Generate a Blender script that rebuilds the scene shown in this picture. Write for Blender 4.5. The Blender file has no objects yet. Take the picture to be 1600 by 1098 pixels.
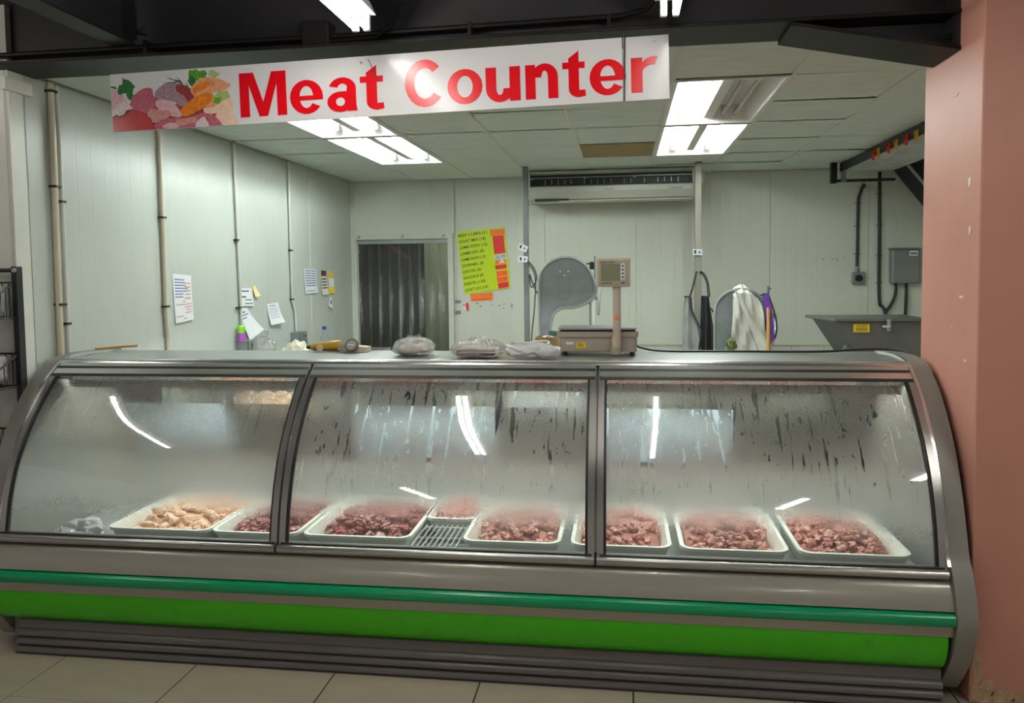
import bpy, bmesh, math, random
from mathutils import Vector, Matrix, noise
random.seed(7)
SC = bpy.context.scene
COL = SC.collection
PI = math.pi

# ------------------------------------------------------------------ camera, world, exposure
cam_d = bpy.data.cameras.new('camera')
cam = bpy.data.objects.new('camera', cam_d)
COL.objects.link(cam)
R = Matrix(((0.99021963, 0.01171498, 0.0, 0), (0, 0, 0, 0), (0, 0, 0, 0), (0, 0, 0, 1)))
ax_r = Vector((0.99021963, 0.13902459, -0.01171498))      # camera right in world
ax_d = Vector((-0.00352589, -0.05900462, -0.99825148))    # camera down
ax_f = Vector((-0.13947274, 0.98852952, -0.05793735))     # camera forward
up = -ax_d
back = -ax_f
cam.matrix_world = Matrix(((ax_r.x, up.x, back.x, 0.0), (ax_r.y, up.y, back.y, 0.0),
                           (ax_r.z, up.z, back.z, 1.63), (0, 0, 0, 1)))
cam_d.sensor_width = 36.0
cam_d.lens = 1223.0 / 1600 * 36
cam_d.shift_y = -51.0 / 1600
cam_d.clip_start = 0.02
SC.camera = cam
w = bpy.data.worlds.new('world')
SC.world = w
w.use_nodes = True
w.node_tree.nodes['Background'].inputs[0].default_value = (1.0, 0.93, 0.84, 1)
w.node_tree.nodes['Background'].inputs[1].default_value = 0.27
SC.view_settings.view_transform = 'Standard'
SC.view_settings.look = 'None'
SC.view_settings.gamma = 1.0
SC.view_settings.use_curve_mapping = False
SC.view_settings.exposure = 0.0
SC.cycles.max_bounces = 10
SC.cycles.diffuse_bounces = 5
SC.cycles.transparent_max_bounces = 24
SC.cycles.caustics_reflective = False
SC.cycles.caustics_refractive = False
SC.cycles.sample_clamp_indirect = 6.0
TROFFER_E = 90.0
SHOP_E = 50.0
CANOPY_E = 78.0

# ------------------------------------------------------------------ helpers
def tag(o, label=None, cat=None, group=None, kind=None):
    if label: o['label'] = label
    if cat: o['category'] = cat
    if group: o['group'] = group
    if kind: o['kind'] = kind
    return o

ORG = {}
def thing(name, loc, label, cat, group=None):
    o = bpy.data.objects.new(name, None)
    o.empty_display_size = 0.05
    COL.objects.link(o)
    o.location = loc
    ORG[o.name] = Vector(loc)
    return tag(o, label, cat, group)

class MB:
    def __init__(self):
        self.v = []; self.f = []; self.m = []
    def add(self, vs, fs, m=0):
        b = len(self.v)
        self.v += [tuple(p) for p in vs]
        for f in fs:
            self.f.append(tuple(i + b for i in f)); self.m.append(m)
    def box(self, x0, x1, y0, y1, z0, z1, m=0):
        vs = [(x0,y0,z0),(x1,y0,z0),(x1,y1,z0),(x0,y1,z0),(x0,y0,z1),(x1,y0,z1),(x1,y1,z1),(x0,y1,z1)]
        self.add(vs, [(3,2,1,0),(4,5,6,7),(0,1,5,4),(1,2,6,5),(2,3,7,6),(3,0,4,7)], m)
        return self
    def hexa(self, bot, top, m=0):            # two quads, counter-clockwise seen from above
        self.add(list(bot) + list(top), [(3,2,1,0),(4,5,6,7),(0,1,5,4),(1,2,6,5),(2,3,7,6),(3,0,4,7)], m)
        return self
    def prism(self, poly, axis, a, b, m=0, cap=None):   # poly of 2-d points extruded along axis
        n = len(poly)
        def P(p, t):
            if axis == 'x': return (t, p[0], p[1])
            if axis == 'y': return (p[0], t, p[1])
            return (p[0], p[1], t)
        vs = [P(p, a) for p in poly] + [P(p, b) for p in poly]
        self.add(vs, [(i, (i+1) % n, n + (i+1) % n, n + i) for i in range(n)], m)
        c = m if cap is None else cap
        self.add(vs, [tuple(range(n))[::-1], tuple(range(n, 2*n))], c)
        return self
    def strip(self, pts, axis, a, b, th, m=0):   # a bent sheet of thickness th following an open polyline
        out = []
        n = len(pts)
        for i, p in enumerate(pts):
            q0 = Vector(pts[max(0, i-1)]); q1 = Vector(pts[min(n-1, i+1)])
            d = (q1 - q0).normalized()
            out.append((p[0] + d.y * th, p[1] - d.x * th))
        self.prism(list(pts) + out[::-1], axis, a, b, m)
        return self
    def tube(self, pts, r, n=8, m=0, cap=True):
        pts = [Vector(p) for p in pts]
        rs = r if isinstance(r, (list, tuple)) else [r] * len(pts)
        vs = []; fs = []
        t = (pts[1] - pts[0]).normalized()
        u = t.orthogonal().normalized()
        for i, p in enumerate(pts):
            t = (pts[min(i+1, len(pts)-1)] - pts[max(i-1, 0)]).normalized()
            u = (u - t * u.dot(t)).normalized()
            w_ = t.cross(u)
            for k in range(n):
                a = 2 * PI * k / n
                vs.append(p + (u * math.cos(a) + w_ * math.sin(a)) * rs[i])
        for i in range(len(pts) - 1):
            for k in range(n):
                fs.append((i*n+k, i*n+(k+1) % n, (i+1)*n+(k+1) % n, (i+1)*n+k))
        if cap:
            fs.append(tuple(range(n))[::-1]); fs.append(tuple(range((len(pts)-1)*n, len(pts)*n)))
        self.add(vs, fs, m)
        return self
    def lathe(self, prof, c, axis='z', n=24, m=0):
        c = Vector(c); vs = []; fs = []
        for (r, h) in prof:
            for k in range(n):
                a = 2 * PI * k / n
                p = {'z': (r*math.cos(a), r*math.sin(a), h), 'y': (r*math.cos(a), h, r*math.sin(a)), 'x': (h, r*math.cos(a), r*math.sin(a))}[axis]
                vs.append(c + Vector(p))
        for i in range(len(prof) - 1):
            for k in range(n):
                fs.append((i*n+k, i*n+(k+1) % n, (i+1)*n+(k+1) % n, (i+1)*n+k))
        fs.append(tuple(range(n))); fs.append(tuple(range((len(prof)-1)*n, len(prof)*n)))
        self.add(vs, fs, m)
        return self
    def pillow(self, c, rad, seed=0, amp=0.06, sub=4, p=4.0, freq=3.0, m=0):
        bm = bmesh.new()
        bmesh.ops.create_icosphere(bm, subdivisions=sub, radius=1)
        off = Vector((seed*2.7, seed*1.9, seed*4.1)); vs = []
        for v in bm.verts:
            q = v.co
            k = (abs(q.x)**p + abs(q.y)**p + abs(q.z)**p) ** (-1/p) * (1 + amp*noise.noise(q*freq + off)*2)
            vs.append(Vector(c) + Vector((q.x*rad[0], q.y*rad[1], q.z*rad[2]))*k)
        fs = [tuple(v.index for v in f.verts) for f in bm.faces]
        bm.free(); self.add(vs, fs, m)
        return self
    def grid(self, fn, nu, nv, m=0):
        vs = [fn(i / nu, j / nv) for j in range(nv + 1) for i in range(nu + 1)]
        fs = [(j*(nu+1)+i, j*(nu+1)+i+1, (j+1)*(nu+1)+i+1, (j+1)*(nu+1)+i) for j in range(nv) for i in range(nu)]
        self.add(vs, fs, m)
        return self
    def blob(self, c, rad, seed=0, amp=0.25, sub=2, m=0, freq=1.5, rot=None):
        bm = bmesh.new()
        bmesh.ops.create_icosphere(bm, subdivisions=sub, radius=1)
        off = Vector((seed * 3.7, seed * 1.3, seed * 5.1))
        vs = []
        for v in bm.verts:
            k = 1 + amp * noise.noise(v.co * freq + off) * 2
            p = Vector((v.co.x * rad[0], v.co.y * rad[1], v.co.z * rad[2])) * k
            if rot: p = rot @ p
            vs.append(Vector(c) + p)
        fs = [tuple(v.index for v in f.verts) for f in bm.faces]
        bm.free()
        self.add(vs, fs, m)
        return self
    def mesh(self, name, mats, org=Vector((0,0,0)), bevel=0, seg=2, smooth=False, weld=False, fixn=True, sub=0):
        me = bpy.data.meshes.new(name)
        me.from_pydata([Vector(p) - org for p in self.v], [], self.f)
        for mt in (mats if isinstance(mats, (list, tuple)) else [mats]): me.materials.append(mt)
        me.polygons.foreach_set('material_index', self.m)
        bm = bmesh.new(); bm.from_mesh(me)
        if weld: bmesh.ops.remove_doubles(bm, verts=bm.verts, dist=1e-5)
        if fixn: bmesh.ops.recalc_face_normals(bm, faces=bm.faces)
        if bevel:
            es = [e for e in bm.edges if len(e.link_faces) == 2 and e.calc_face_angle(0) > 0.6]
            bmesh.ops.bevel(bm, geom=es, offset=bevel, segments=seg, profile=0.5, affect='EDGES', clamp_overlap=True)
        bm.to_mesh(me); bm.free()
        if smooth:
            me.polygons.foreach_set('use_smooth', [True] * len(me.polygons))
            try: me.set_sharp_from_angle(angle=math.radians(38))
            except Exception: pass
        me.update()
        return me
    def build(self, name, mats, parent=None, org=None, **k):
        if parent is not None: org = ORG[parent.name]
        if org is None: org = (0, 0, 0)
        org = Vector(org)
        o = bpy.data.objects.new(name, self.mesh(name, mats, org, **k))
        COL.objects.link(o)
        if parent is not None: o.parent = parent
        else: o.location = org
        ORG[o.name] = org
        return o

def copy_tree(o, parent=None):
    c = o.copy(); COL.objects.link(c)
    if parent is not None: c.parent = parent
    for ch in list(o.children): copy_tree(ch, c)
    return c

def spline(pts, n):
    P = [Vector((p[0], p[1], p[2] if len(p) > 2 else 0)) for p in pts]
    out = []
    for i in range(len(P) - 1):
        p0 = P[max(i-1, 0)]; p1 = P[i]; p2 = P[i+1]; p3 = P[min(i+2, len(P)-1)]
        for k in range(n):
            t = k / n
            out.append(0.5 * ((2*p1) + (p2-p0)*t + (2*p0-5*p1+4*p2-p3)*t*t + (3*p1-p0-3*p2+p3)*t**3))
    out.append(P[-1])
    if len(pts[0]) == 2: return [(p.x, p.y) for p in out]
    return out

def lin(r, g, b):
    f = lambda c: (c/255/12.92) if c/255 <= 0.04045 else ((c/255 + 0.055)/1.055) ** 2.4
    return (f(r), f(g), f(b), 1)

MATS = {}
def mat(name, col, rough=0.5, metal=0.0, var=0.0, vscale=8.0, bump=0.0, bscale=60.0, stretch=(1,1,1), dark=None, spec=0.5, emit=None, trans=0.0, dirt=0.0, dscale=3.0, dcol=(0.2,0.17,0.13,1), coat=0.0):
    if name in MATS: return MATS[name]
    m = bpy.data.materials.new(name); m.use_nodes = True
    nt = m.node_tree; N = nt.nodes; L = nt.links
    b = N['Principled BSDF']
    b.inputs['Base Color'].default_value = col
    b.inputs['Roughness'].default_value = rough
    b.inputs['Metallic'].default_value = metal
    b.inputs['Specular IOR Level'].default_value = spec
    b.inputs['Coat Weight'].default_value = coat
    b.inputs['Transmission Weight'].default_value = trans
    if emit:
        b.inputs['Emission Color'].default_value = emit[0]; b.inputs['Emission Strength'].default_value = emit[1]
    if var or bump or dirt:
        tc = N.new('ShaderNodeTexCoord'); mp = N.new('ShaderNodeMapping')
        mp.inputs['Scale'].default_value = stretch
        L.new(tc.outputs['Object'], mp.inputs['Vector'])
    last = None
    if var:
        nz = N.new('ShaderNodeTexNoise'); nz.inputs['Scale'].default_value = vscale; nz.inputs['Detail'].default_value = 5
        L.new(mp.outputs[0], nz.inputs['Vector'])
        mr = N.new('ShaderNodeMapRange')
        mr.inputs[1].default_value = 0.3; mr.inputs[2].default_value = 0.7
        L.new(nz.outputs['Fac'], mr.inputs[0])
        mx = N.new('ShaderNodeMix'); mx.data_type = 'RGBA'
        d = dark if dark else tuple(c * (1 - var) for c in col[:3]) + (1,)
        mx.inputs[6].default_value = d; mx.inputs[7].default_value = col
        L.new(mr.outputs[0], mx.inputs[0]); last = mx.outputs[2]
    if dirt:
        nz = N.new('ShaderNodeTexNoise'); nz.inputs['Scale'].default_value = dscale; nz.inputs['Detail'].default_value = 8; nz.inputs['Roughness'].default_value = 0.65
        L.new(mp.outputs[0], nz.inputs['Vector'])
        mr = N.new('ShaderNodeMapRange'); mr.inputs[1].default_value = 0.58; mr.inputs[2].default_value = 0.72; mr.inputs[4].default_value = dirt
        L.new(nz.outputs['Fac'], mr.inputs[0])
        mx = N.new('ShaderNodeMix'); mx.data_type = 'RGBA'
        if last: L.new(last, mx.inputs[6])
        else: mx.inputs[6].default_value = col
        mx.inputs[7].default_value = dcol
        L.new(mr.outputs[0], mx.inputs[0]); last = mx.outputs[2]
    if last: L.new(last, b.inputs['Base Color'])
    if bump:
        nz = N.new('ShaderNodeTexNoise'); nz.inputs['Scale'].default_value = bscale; nz.inputs['Detail'].default_value = 4
        L.new(mp.outputs[0], nz.inputs['Vector'])
        bp = N.new('ShaderNodeBump'); bp.inputs['Strength'].default_value = bump; bp.inputs['Distance'].default_value = 0.01
        L.new(nz.outputs['Fac'], bp.inputs['Height']); L.new(bp.outputs[0], b.inputs['Normal'])
    MATS[name] = m
    return m

def film(name, tint=(1,1,1,1), opacity=0.25, rough=0.15, gloss=0.1, milk=0.85, bump=0.0, bscale=60):
    """thin clear plastic: mostly transparent, a little milky, glossy creases"""
    m = bpy.data.materials.new(name); m.use_nodes = True
    nt = m.node_tree; N = nt.nodes; L = nt.links
    N.remove(N['Principled BSDF']); out = N['Material Output']
    tr = N.new('ShaderNodeBsdfTransparent'); tr.inputs[0].default_value = tint
    df = N.new('ShaderNodeBsdfDiffuse'); df.inputs[0].default_value = (milk, milk, milk, 1)
    tl = N.new('ShaderNodeBsdfTranslucent'); tl.inputs[0].default_value = (milk, milk, milk, 1)
    gl = N.new('ShaderNodeBsdfGlossy'); gl.inputs['Roughness'].default_value = rough
    m0 = N.new('ShaderNodeMixShader'); m0.inputs[0].default_value = 0.4
    L.new(df.outputs[0], m0.inputs[1]); L.new(tl.outputs[0], m0.inputs[2])
    m1 = N.new('ShaderNodeMixShader'); m1.inputs[0].default_value = opacity
    L.new(tr.outputs[0], m1.inputs[1]); L.new(m0.outputs[0], m1.inputs[2])
    lw = N.new('ShaderNodeLayerWeight'); lw.inputs['Blend'].default_value = 0.35
    mm = N.new('ShaderNodeMath'); mm.operation = 'MULTIPLY_ADD'; mm.inputs[1].default_value = 0.5; mm.inputs[2].default_value = gloss
    L.new(lw.outputs['Fresnel'], mm.inputs[0])
    m2 = N.new('ShaderNodeMixShader')
    L.new(mm.outputs[0], m2.inputs[0]); L.new(m1.outputs[0], m2.inputs[1]); L.new(gl.outputs[0], m2.inputs[2])
    L.new(m2.outputs[0], out.inputs[0])
    if bump:
        tc = N.new('ShaderNodeTexCoord')
        nz = N.new('ShaderNodeTexNoise'); nz.inputs['Scale'].default_value = bscale; nz.inputs['Detail'].default_value = 3; nz.inputs['Distortion'].default_value = 1.5
        L.new(tc.outputs['Object'], nz.inputs['Vector'])
        bp = N.new('ShaderNodeBump'); bp.inputs['Strength'].default_value = bump; bp.inputs['Distance'].default_value = 0.02
        L.new(nz.outputs['Fac'], bp.inputs['Height'])
        L.new(bp.outputs[0], gl.inputs['Normal'])
    return m

# ------------------------------------------------------------------ materials
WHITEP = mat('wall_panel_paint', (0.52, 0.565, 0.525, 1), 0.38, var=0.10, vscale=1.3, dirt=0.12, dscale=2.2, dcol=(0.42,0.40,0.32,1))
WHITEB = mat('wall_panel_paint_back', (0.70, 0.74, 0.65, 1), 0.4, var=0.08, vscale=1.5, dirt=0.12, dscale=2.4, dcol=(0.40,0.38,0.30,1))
TRIMW = mat('white_trim', (0.68, 0.70, 0.64, 1), 0.4, var=0.08)
SHOPW = mat('shop_wall', (0.66, 0.62, 0.58, 1), 0.5, var=0.08, vscale=2)
CEIL = mat('ceiling_tile', (0.74, 0.82, 0.78, 1), 0.55, var=0.10, vscale=6, stretch=(1,4,1), bump=0.35, bscale=22, dirt=0.15, dscale=5, dcol=(0.35,0.33,0.27,1))
CEILBR = mat('ceiling_tile_bare', (0.36, 0.27, 0.12, 1), 0.8, var=0.15)
GRIDM = mat('ceiling_grid', (0.70, 0.72, 0.66, 1), 0.45)
VOID = mat('ceiling_void', (0.02, 0.02, 0.02, 1), 0.9)
BLACKP = mat('black_paint', (0.012, 0.011, 0.014, 1), 0.55, var=0.3, vscale=5, bump=0.05)
BEAMP = mat('beam_paint', (0.007, 0.006, 0.006, 1), 0.5, spec=0.3, var=0.3, vscale=4, dirt=0.25, dscale=7, dcol=(0.05,0.045,0.04,1))
PINK = mat('pink_paint', (0.61, 0.29, 0.225, 1), 0.48, spec=0.3, var=0.10, vscale=3, bump=0.12, bscale=9, dirt=0.22, dscale=2.1, dcol=(0.45,0.28,0.24,1))
FLOORT = mat('floor_tile', (0.50, 0.43, 0.33, 1), 0.22, var=0.10, vscale=3, stretch=(1,3,1))
GROUT = mat('grout', (0.06, 0.05, 0.04, 1), 0.9)
ALU = mat('anodised_aluminium', (0.44, 0.43, 0.41, 1), 0.30, 0.85, var=0.06, vscale=4)
ALUL = mat('bright_aluminium', (0.74, 0.75, 0.74, 1), 0.22, 0.9, var=0.05, vscale=4)
APRON = mat('apron_paint', (0.37, 0.355, 0.30, 1), 0.28, 0.25, var=0.05, vscale=2, coat=0.2)
ENDP = mat('end_panel_plastic', (0.25, 0.24, 0.215, 1), 0.42, var=0.06, vscale=3)
PLINTH = mat('plinth_plastic', (0.125, 0.112, 0.105, 1), 0.33, var=0.12, vscale=3)
GREEND = mat('green_bumper', (0.0, 0.27, 0.105, 1), 0.25)
LIME = mat('lime_panel', (0.055, 0.52, 0.003, 1), 0.30, var=0.06, vscale=2, dirt=0.35, dscale=14, dcol=(0.03,0.16,0.01,1))
STEEL = mat('stainless_top', (0.60, 0.61, 0.61, 1), 0.30, 0.85, var=0.10, vscale=6, stretch=(1,8,1))
STEELD = mat('case_liner_steel', (0.50, 0.52, 0.50, 1), 0.38, 0.5, var=0.15, vscale=3)
BLACKR = mat('black_rubber', (0.012, 0.012, 0.012, 1), 0.5)
BLACKM = mat('black_metal', (0.016, 0.016, 0.018, 1), 0.4, 0.3)
CHROME = mat('chrome_wire', (0.78, 0.80, 0.79, 1), 0.3, 0.7)
TRAYM = mat('tray_plastic', (0.86, 0.88, 0.80, 1), 0.4, var=0.05)
SIGNW = mat('sign_board', (0.60, 0.59, 0.60, 1), 0.17, spec=0.22)
SIGNR = mat('sign_red', (0.60, 0.004, 0.010, 1), 0.22, spec=0.35)
GREY = mat('machine_grey', (0.19, 0.215, 0.22, 1), 0.42, 0.35, var=0.2, vscale=7, dirt=0.3, dscale=6, dcol=(0.33,0.36,0.37,1))
GREYL = mat('machine_grey_edge', (0.36, 0.39, 0.39, 1), 0.35, 0.4, var=0.15, vscale=8)
MIXM = mat('mixer_grey', (0.19, 0.20, 0.19, 1), 0.38, 0.5, var=0.15, vscale=5, dirt=0.2, dscale=9, dcol=(0.09,0.09,0.08,1))
BOXG = mat('switch_box_grey', (0.225, 0.24, 0.235, 1), 0.4, 0.2)
CREAM = mat('pvc_cream', (0.64, 0.585, 0.44, 1), 0.4, var=0.12, vscale=4)
PVCW = mat('pvc_white', (0.66, 0.67, 0.60, 1), 0.4, var=0.1, vscale=4)
SCALEB = mat('scale_beige', (0.40, 0.355, 0.29, 1), 0.42, var=0.05)
SCALEP = mat('scale_pole', (0.56, 0.47, 0.38, 1), 0.4, var=0.05)
TAPEB = mat('old_tape', (0.62, 0.52, 0.36, 1), 0.5)
PAPER = mat('paper', (0.78, 0.80, 0.82, 1), 0.6)
INK = mat('ink', (0.03, 0.03, 0.04, 1), 0.6)
INKB = mat('ink_blue', (0.16, 0.20, 0.42, 1), 0.6)
YEL = mat('yellow_label', (0.85, 0.62, 0.02, 1), 0.45)
NEON = mat('neon_card', (0.62, 0.80, 0.0, 1), 0.5)
ORANGE = mat('orange_label', (1.0, 0.20, 0.01, 1), 0.5)
REDL = mat('red_label', (0.80, 0.015, 0.02, 1), 0.45)
CARD = mat('cardboard', (0.42, 0.27, 0.11, 1), 0.7, var=0.1)
CLOTHW = mat('white_cotton', (0.60, 0.61, 0.55, 1), 0.8, var=0.08, vscale=6, bump=0.2, bscale=18)
APRONG = mat('grey_oilcloth', (0.42, 0.44, 0.42, 1), 0.35, var=0.35, vscale=7)
APRONB = mat('black_apron', (0.02, 0.022, 0.026, 1), 0.45, var=0.2)
PURPLE = mat('purple_nylon', (0.16, 0.05, 0.42, 1), 0.5)
WOOD = mat('wooden_handle', (0.62, 0.33, 0.10, 1), 0.5, var=0.15, stretch=(1,1,0.1))
MUST = mat('mustard_plastic', (0.52, 0.30, 0.03, 1), 0.35, var=0.1)
LAMPW = mat('lamp_housing', (0.80, 0.80, 0.78, 1), 0.35)
TUBE = mat('lit_tube', (0.9, 0.9, 0.9, 1), 0.4, emit=((0.92, 1.0, 0.95, 1), TROFFER_E))
TUBES = mat('lit_shop_tube', (0.9, 0.9, 0.9, 1), 0.4, emit=((1.0, 0.97, 0.90, 1), SHOP_E))
TUBEC = mat('canopy_fill', (0.9, 0.9, 0.9, 1), 0.4, emit=((0.95, 1.0, 0.93, 1), CANOPY_E))  # glow of the tubes added under the counter canopy
TUBED = mat('dead_tube', (0.55, 0.53, 0.53, 1), 0.25)
BREADB = mat('bread', (0.92, 0.80, 0.66, 1), 0.7, var=0.25, vscale=18)
FILM = film('clear_bag', opacity=0.17, milk=0.98, rough=0.16, gloss=0.22, bump=1.0, bscale=34)
FILMW = film('white_bag', opacity=0.85, rough=0.25, gloss=0.06, milk=0.94, bump=0.5, bscale=22)
STRIPF = film('curtain_film', tint=(0.80, 0.84, 0.78, 1), opacity=0.08, rough=0.12, gloss=0.05, milk=0.5, bump=0.25, bscale=9)
WATERF = film('bottle_plastic', tint=(0.93, 0.97, 1, 1), opacity=0.12, rough=0.05, gloss=0.12)
CHICK = mat('raw_chicken', (0.86, 0.62, 0.43, 1), 0.35, var=0.25, vscale=30, dark=(0.74,0.42,0.27,1))
BEEF = mat('raw_beef', (0.34, 0.075, 0.058, 1), 0.3, var=0.4, vscale=30, dark=(0.19,0.03,0.025,1))
PORK = mat('raw_goat', (0.60, 0.29, 0.235, 1), 0.32, var=0.4, vscale=30, dark=(0.36,0.10,0.075,1))
FAT = mat('raw_goat_pale', (0.76, 0.50, 0.42, 1), 0.32, var=0.4, vscale=30, dark=(0.56,0.24,0.18,1))

# fogged display glass: clear outer skin, condensation on the inner skin
def clear_glass():
    m = bpy.data.materials.new('display_glass_outer'); m.use_nodes = True
    nt = m.node_tree; N = nt.nodes; L = nt.links
    N.remove(N['Principled BSDF']); out = N['Material Output']
    tr = N.new('ShaderNodeBsdfTransparent'); tr.inputs[0].default_value = (0.93, 0.96, 0.94, 1)
    gl = N.new('ShaderNodeBsdfGlossy'); gl.inputs['Roughness'].default_value = 0.035
    fr = N.new('ShaderNodeFresnel'); fr.inputs['IOR'].default_value = 1.5
    k = N.new('ShaderNodeMath'); k.operation = 'MULTIPLY'; k.inputs[1].default_value = 1.6; k.use_clamp = True
    L.new(fr.outputs[0], k.inputs[0])
    mx = N.new('ShaderNodeMixShader')
    L.new(k.outputs[0], mx.inputs[0]); L.new(tr.outputs[0], mx.inputs[1]); L.new(gl.outputs[0], mx.inputs[2])
    L.new(mx.outputs[0], out.inputs[0])
    return m

def fog_glass(name, amount, drips, seed):
    m = bpy.data.materials.new(name); m.use_nodes = True
    nt = m.node_tree; N = nt.nodes; L = nt.links
    N.remove(N['Principled BSDF']); out = N['Material Output']
    uv = N.new('ShaderNodeUVMap'); uv.uv_map = 'UVMap'
    sep = N.new('ShaderNodeSeparateXYZ'); L.new(uv.outputs[0], sep.inputs[0])
    def math_(op, a, b=None, clamp=False):
        n = N.new('ShaderNodeMath'); n.operation = op; n.use_clamp = clamp
        for i, x in enumerate((a, b)):
            if x is None: continue
            if isinstance(x, (int, float)): n.inputs[i].default_value = x
            else: L.new(x, n.inputs[i])
        return n.outputs[0]
    def noise_(sx, sy, scale, detail=3, off=0, dist=0):
        mp = N.new('ShaderNodeMapping'); mp.inputs['Scale'].default_value = (sx, sy, 1); mp.inputs['Location'].default_value = (off, off*1.7, seed)
        L.new(uv.outputs[0], mp.inputs[0])
        nz = N.new('ShaderNodeTexNoise'); nz.inputs['Scale'].default_value = scale; nz.inputs['Detail'].default_value = detail; nz.inputs['Distortion'].default_value = dist
        L.new(mp.outputs[0], nz.inputs['Vector'])
        return nz.outputs['Fac']
    def rng(x, a, b, c=0.0, d=1.0):
        n = N.new('ShaderNodeMapRange'); n.inputs[1].default_value = a; n.inputs[2].default_value = b; n.inputs[3].default_value = c; n.inputs[4].default_value = d
        L.new(x, n.inputs[0]); return n.outputs[0]
    # height profile of the condensation, with an uneven waterline
    wob = math_('MULTIPLY', math_('SUBTRACT', noise_(1, 0.5, 2.4, 4), 0.5), 0.16)
    hv = math_('ADD', sep.outputs[1], wob)
    cr = N.new('ShaderNodeValToRGB'); cr.color_ramp.interpolation = 'B_SPLINE'
    els = cr.color_ramp.elements
    stops = [(0.0, 0.03), (0.08, 0.05), (0.13, 0.16), (0.185, 0.50), (0.24, 0.80), (0.33, 0.94), (0.42, 0.88), (0.50, 0.60), (0.58, 0.44), (0.70, 0.38), (0.80, 0.34), (0.89, 0.16), (1.0, 0.08)]
    els[0].position = stops[0][0]; els[0].color = (stops[0][1],)*3 + (1,)
    els[1].position = stops[-1][0]; els[1].color = (stops[-1][1],)*3 + (1,)
    for p, v in stops[1:-1]:
        e = els.new(p); e.color = (v, v, v, 1)
    L.new(hv, cr.inputs[0])
    dens = math_('MULTIPLY', cr.outputs[0], amount)
    patch = rng(noise_(1, 0.8, 3.0, 5, 3.1), 0.3, 0.7, 0.66, 1.22)
    dens = math_('MULTIPLY', dens, patch)
    # fine beads
    beads = rng(noise_(1, 0.75, 170, 2, 1.0), 0.32, 0.68, 0.72, 1.25)
    dens = math_('MULTIPLY', dens, beads)
    # vertical runs of water that wipe the film off
    band = math_('MULTIPLY', rng(sep.outputs[1], 0.16, 0.34), rng(sep.outputs[1], 0.93, 0.80))
    run = math_('MULTIPLY', rng(noise_(38, 3.0, 1.0, 3, 5.0, 0.5), 0.58, 0.64), band)
    spot = math_('MULTIPLY', rng(noise_(44, 14, 1.0, 4, 9.0, 0.6), 0.61, 0.67), band)
    wipe = math_('MAXIMUM', run, spot)
    keep = math_('SUBTRACT', 1.0, math_('MULTIPLY', wipe, drips))
    dens = math_('MULTIPLY', dens, keep, True)
    tr = N.new('ShaderNodeBsdfTransparent')
    df = N.new('ShaderNodeBsdfDiffuse'); df.inputs[0].default_value = (0.93, 0.96, 0.93, 1)
    tl = N.new('ShaderNodeBsdfTranslucent'); tl.inputs[0].default_value = (0.93, 0.96, 0.93, 1)
    gl = N.new('ShaderNodeBsdfGlossy'); gl.inputs['Roughness'].default_value = 0.22
    bp = N.new('ShaderNodeBump'); bp.inputs['Strength'].default_value = 0.6; bp.inputs['Distance'].default_value = 0.004
    L.new(noise_(1, 0.75, 130, 2, 2.0), bp.inputs['Height'])
    L.new(bp.outputs[0], gl.inputs['Normal'])
    a = N.new('ShaderNodeMixShader'); a.inputs[0].default_value = 0.5
    L.new(df.outputs[0], a.inputs[1]); L.new(tl.outputs[0], a.inputs[2])
    a2 = N.new('ShaderNodeMixShader'); a2.inputs[0].default_value = 0.05
    L.new(a.outputs[0], a2.inputs[1]); L.new(gl.outputs[0], a2.inputs[2])
    rf = N.new('ShaderNodeBsdfRefraction'); rf.inputs['IOR'].default_value = 1.12; rf.inputs['Roughness'].default_value = 0.62
    thru = N.new('ShaderNodeMixShader'); L.new(rng(dens, 0.16, 0.42, 0.0, 0.94), thru.inputs[0])
    L.new(tr.outputs[0], thru.inputs[1]); L.new(rf.outputs[0], thru.inputs[2])
    b = N.new('ShaderNodeMixShader')
    L.new(dens, b.inputs[0]); L.new(thru.outputs[0], b.inputs[1]); L.new(a2.outputs[0], b.inputs[2])
    L.new(b.outputs[0], out.inputs[0])
    return m
GLASS_OUT = clear_glass()
GLASS_EDGE = mat('glass_edge', (0.03, 0.10, 0.07, 1), 0.1)

# ------------------------------------------------------------------ setting: floor, walls, ceiling
floor = MB().box(-6, 4.5, -5, 8.3, -0.12, -0.006).build('floor', GROUT)
tag(floor, kind='structure')
tile_me = MB().box(-0.3005, 0.3005, -0.2985, 0.2985, -0.006, 0.0).mesh('floor_tile', FLOORT, bevel=0.002, seg=1)
for i in range(-6, 6):
    for j in range(-5, 11):
        o = bpy.data.objects.new('floor_tile', tile_me); COL.objects.link(o); o.parent = floor
        o.location = (-0.266 + 0.6065 * i, 2.975 + 0.6 * j, random.uniform(-0.0006, 0.0))

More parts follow.
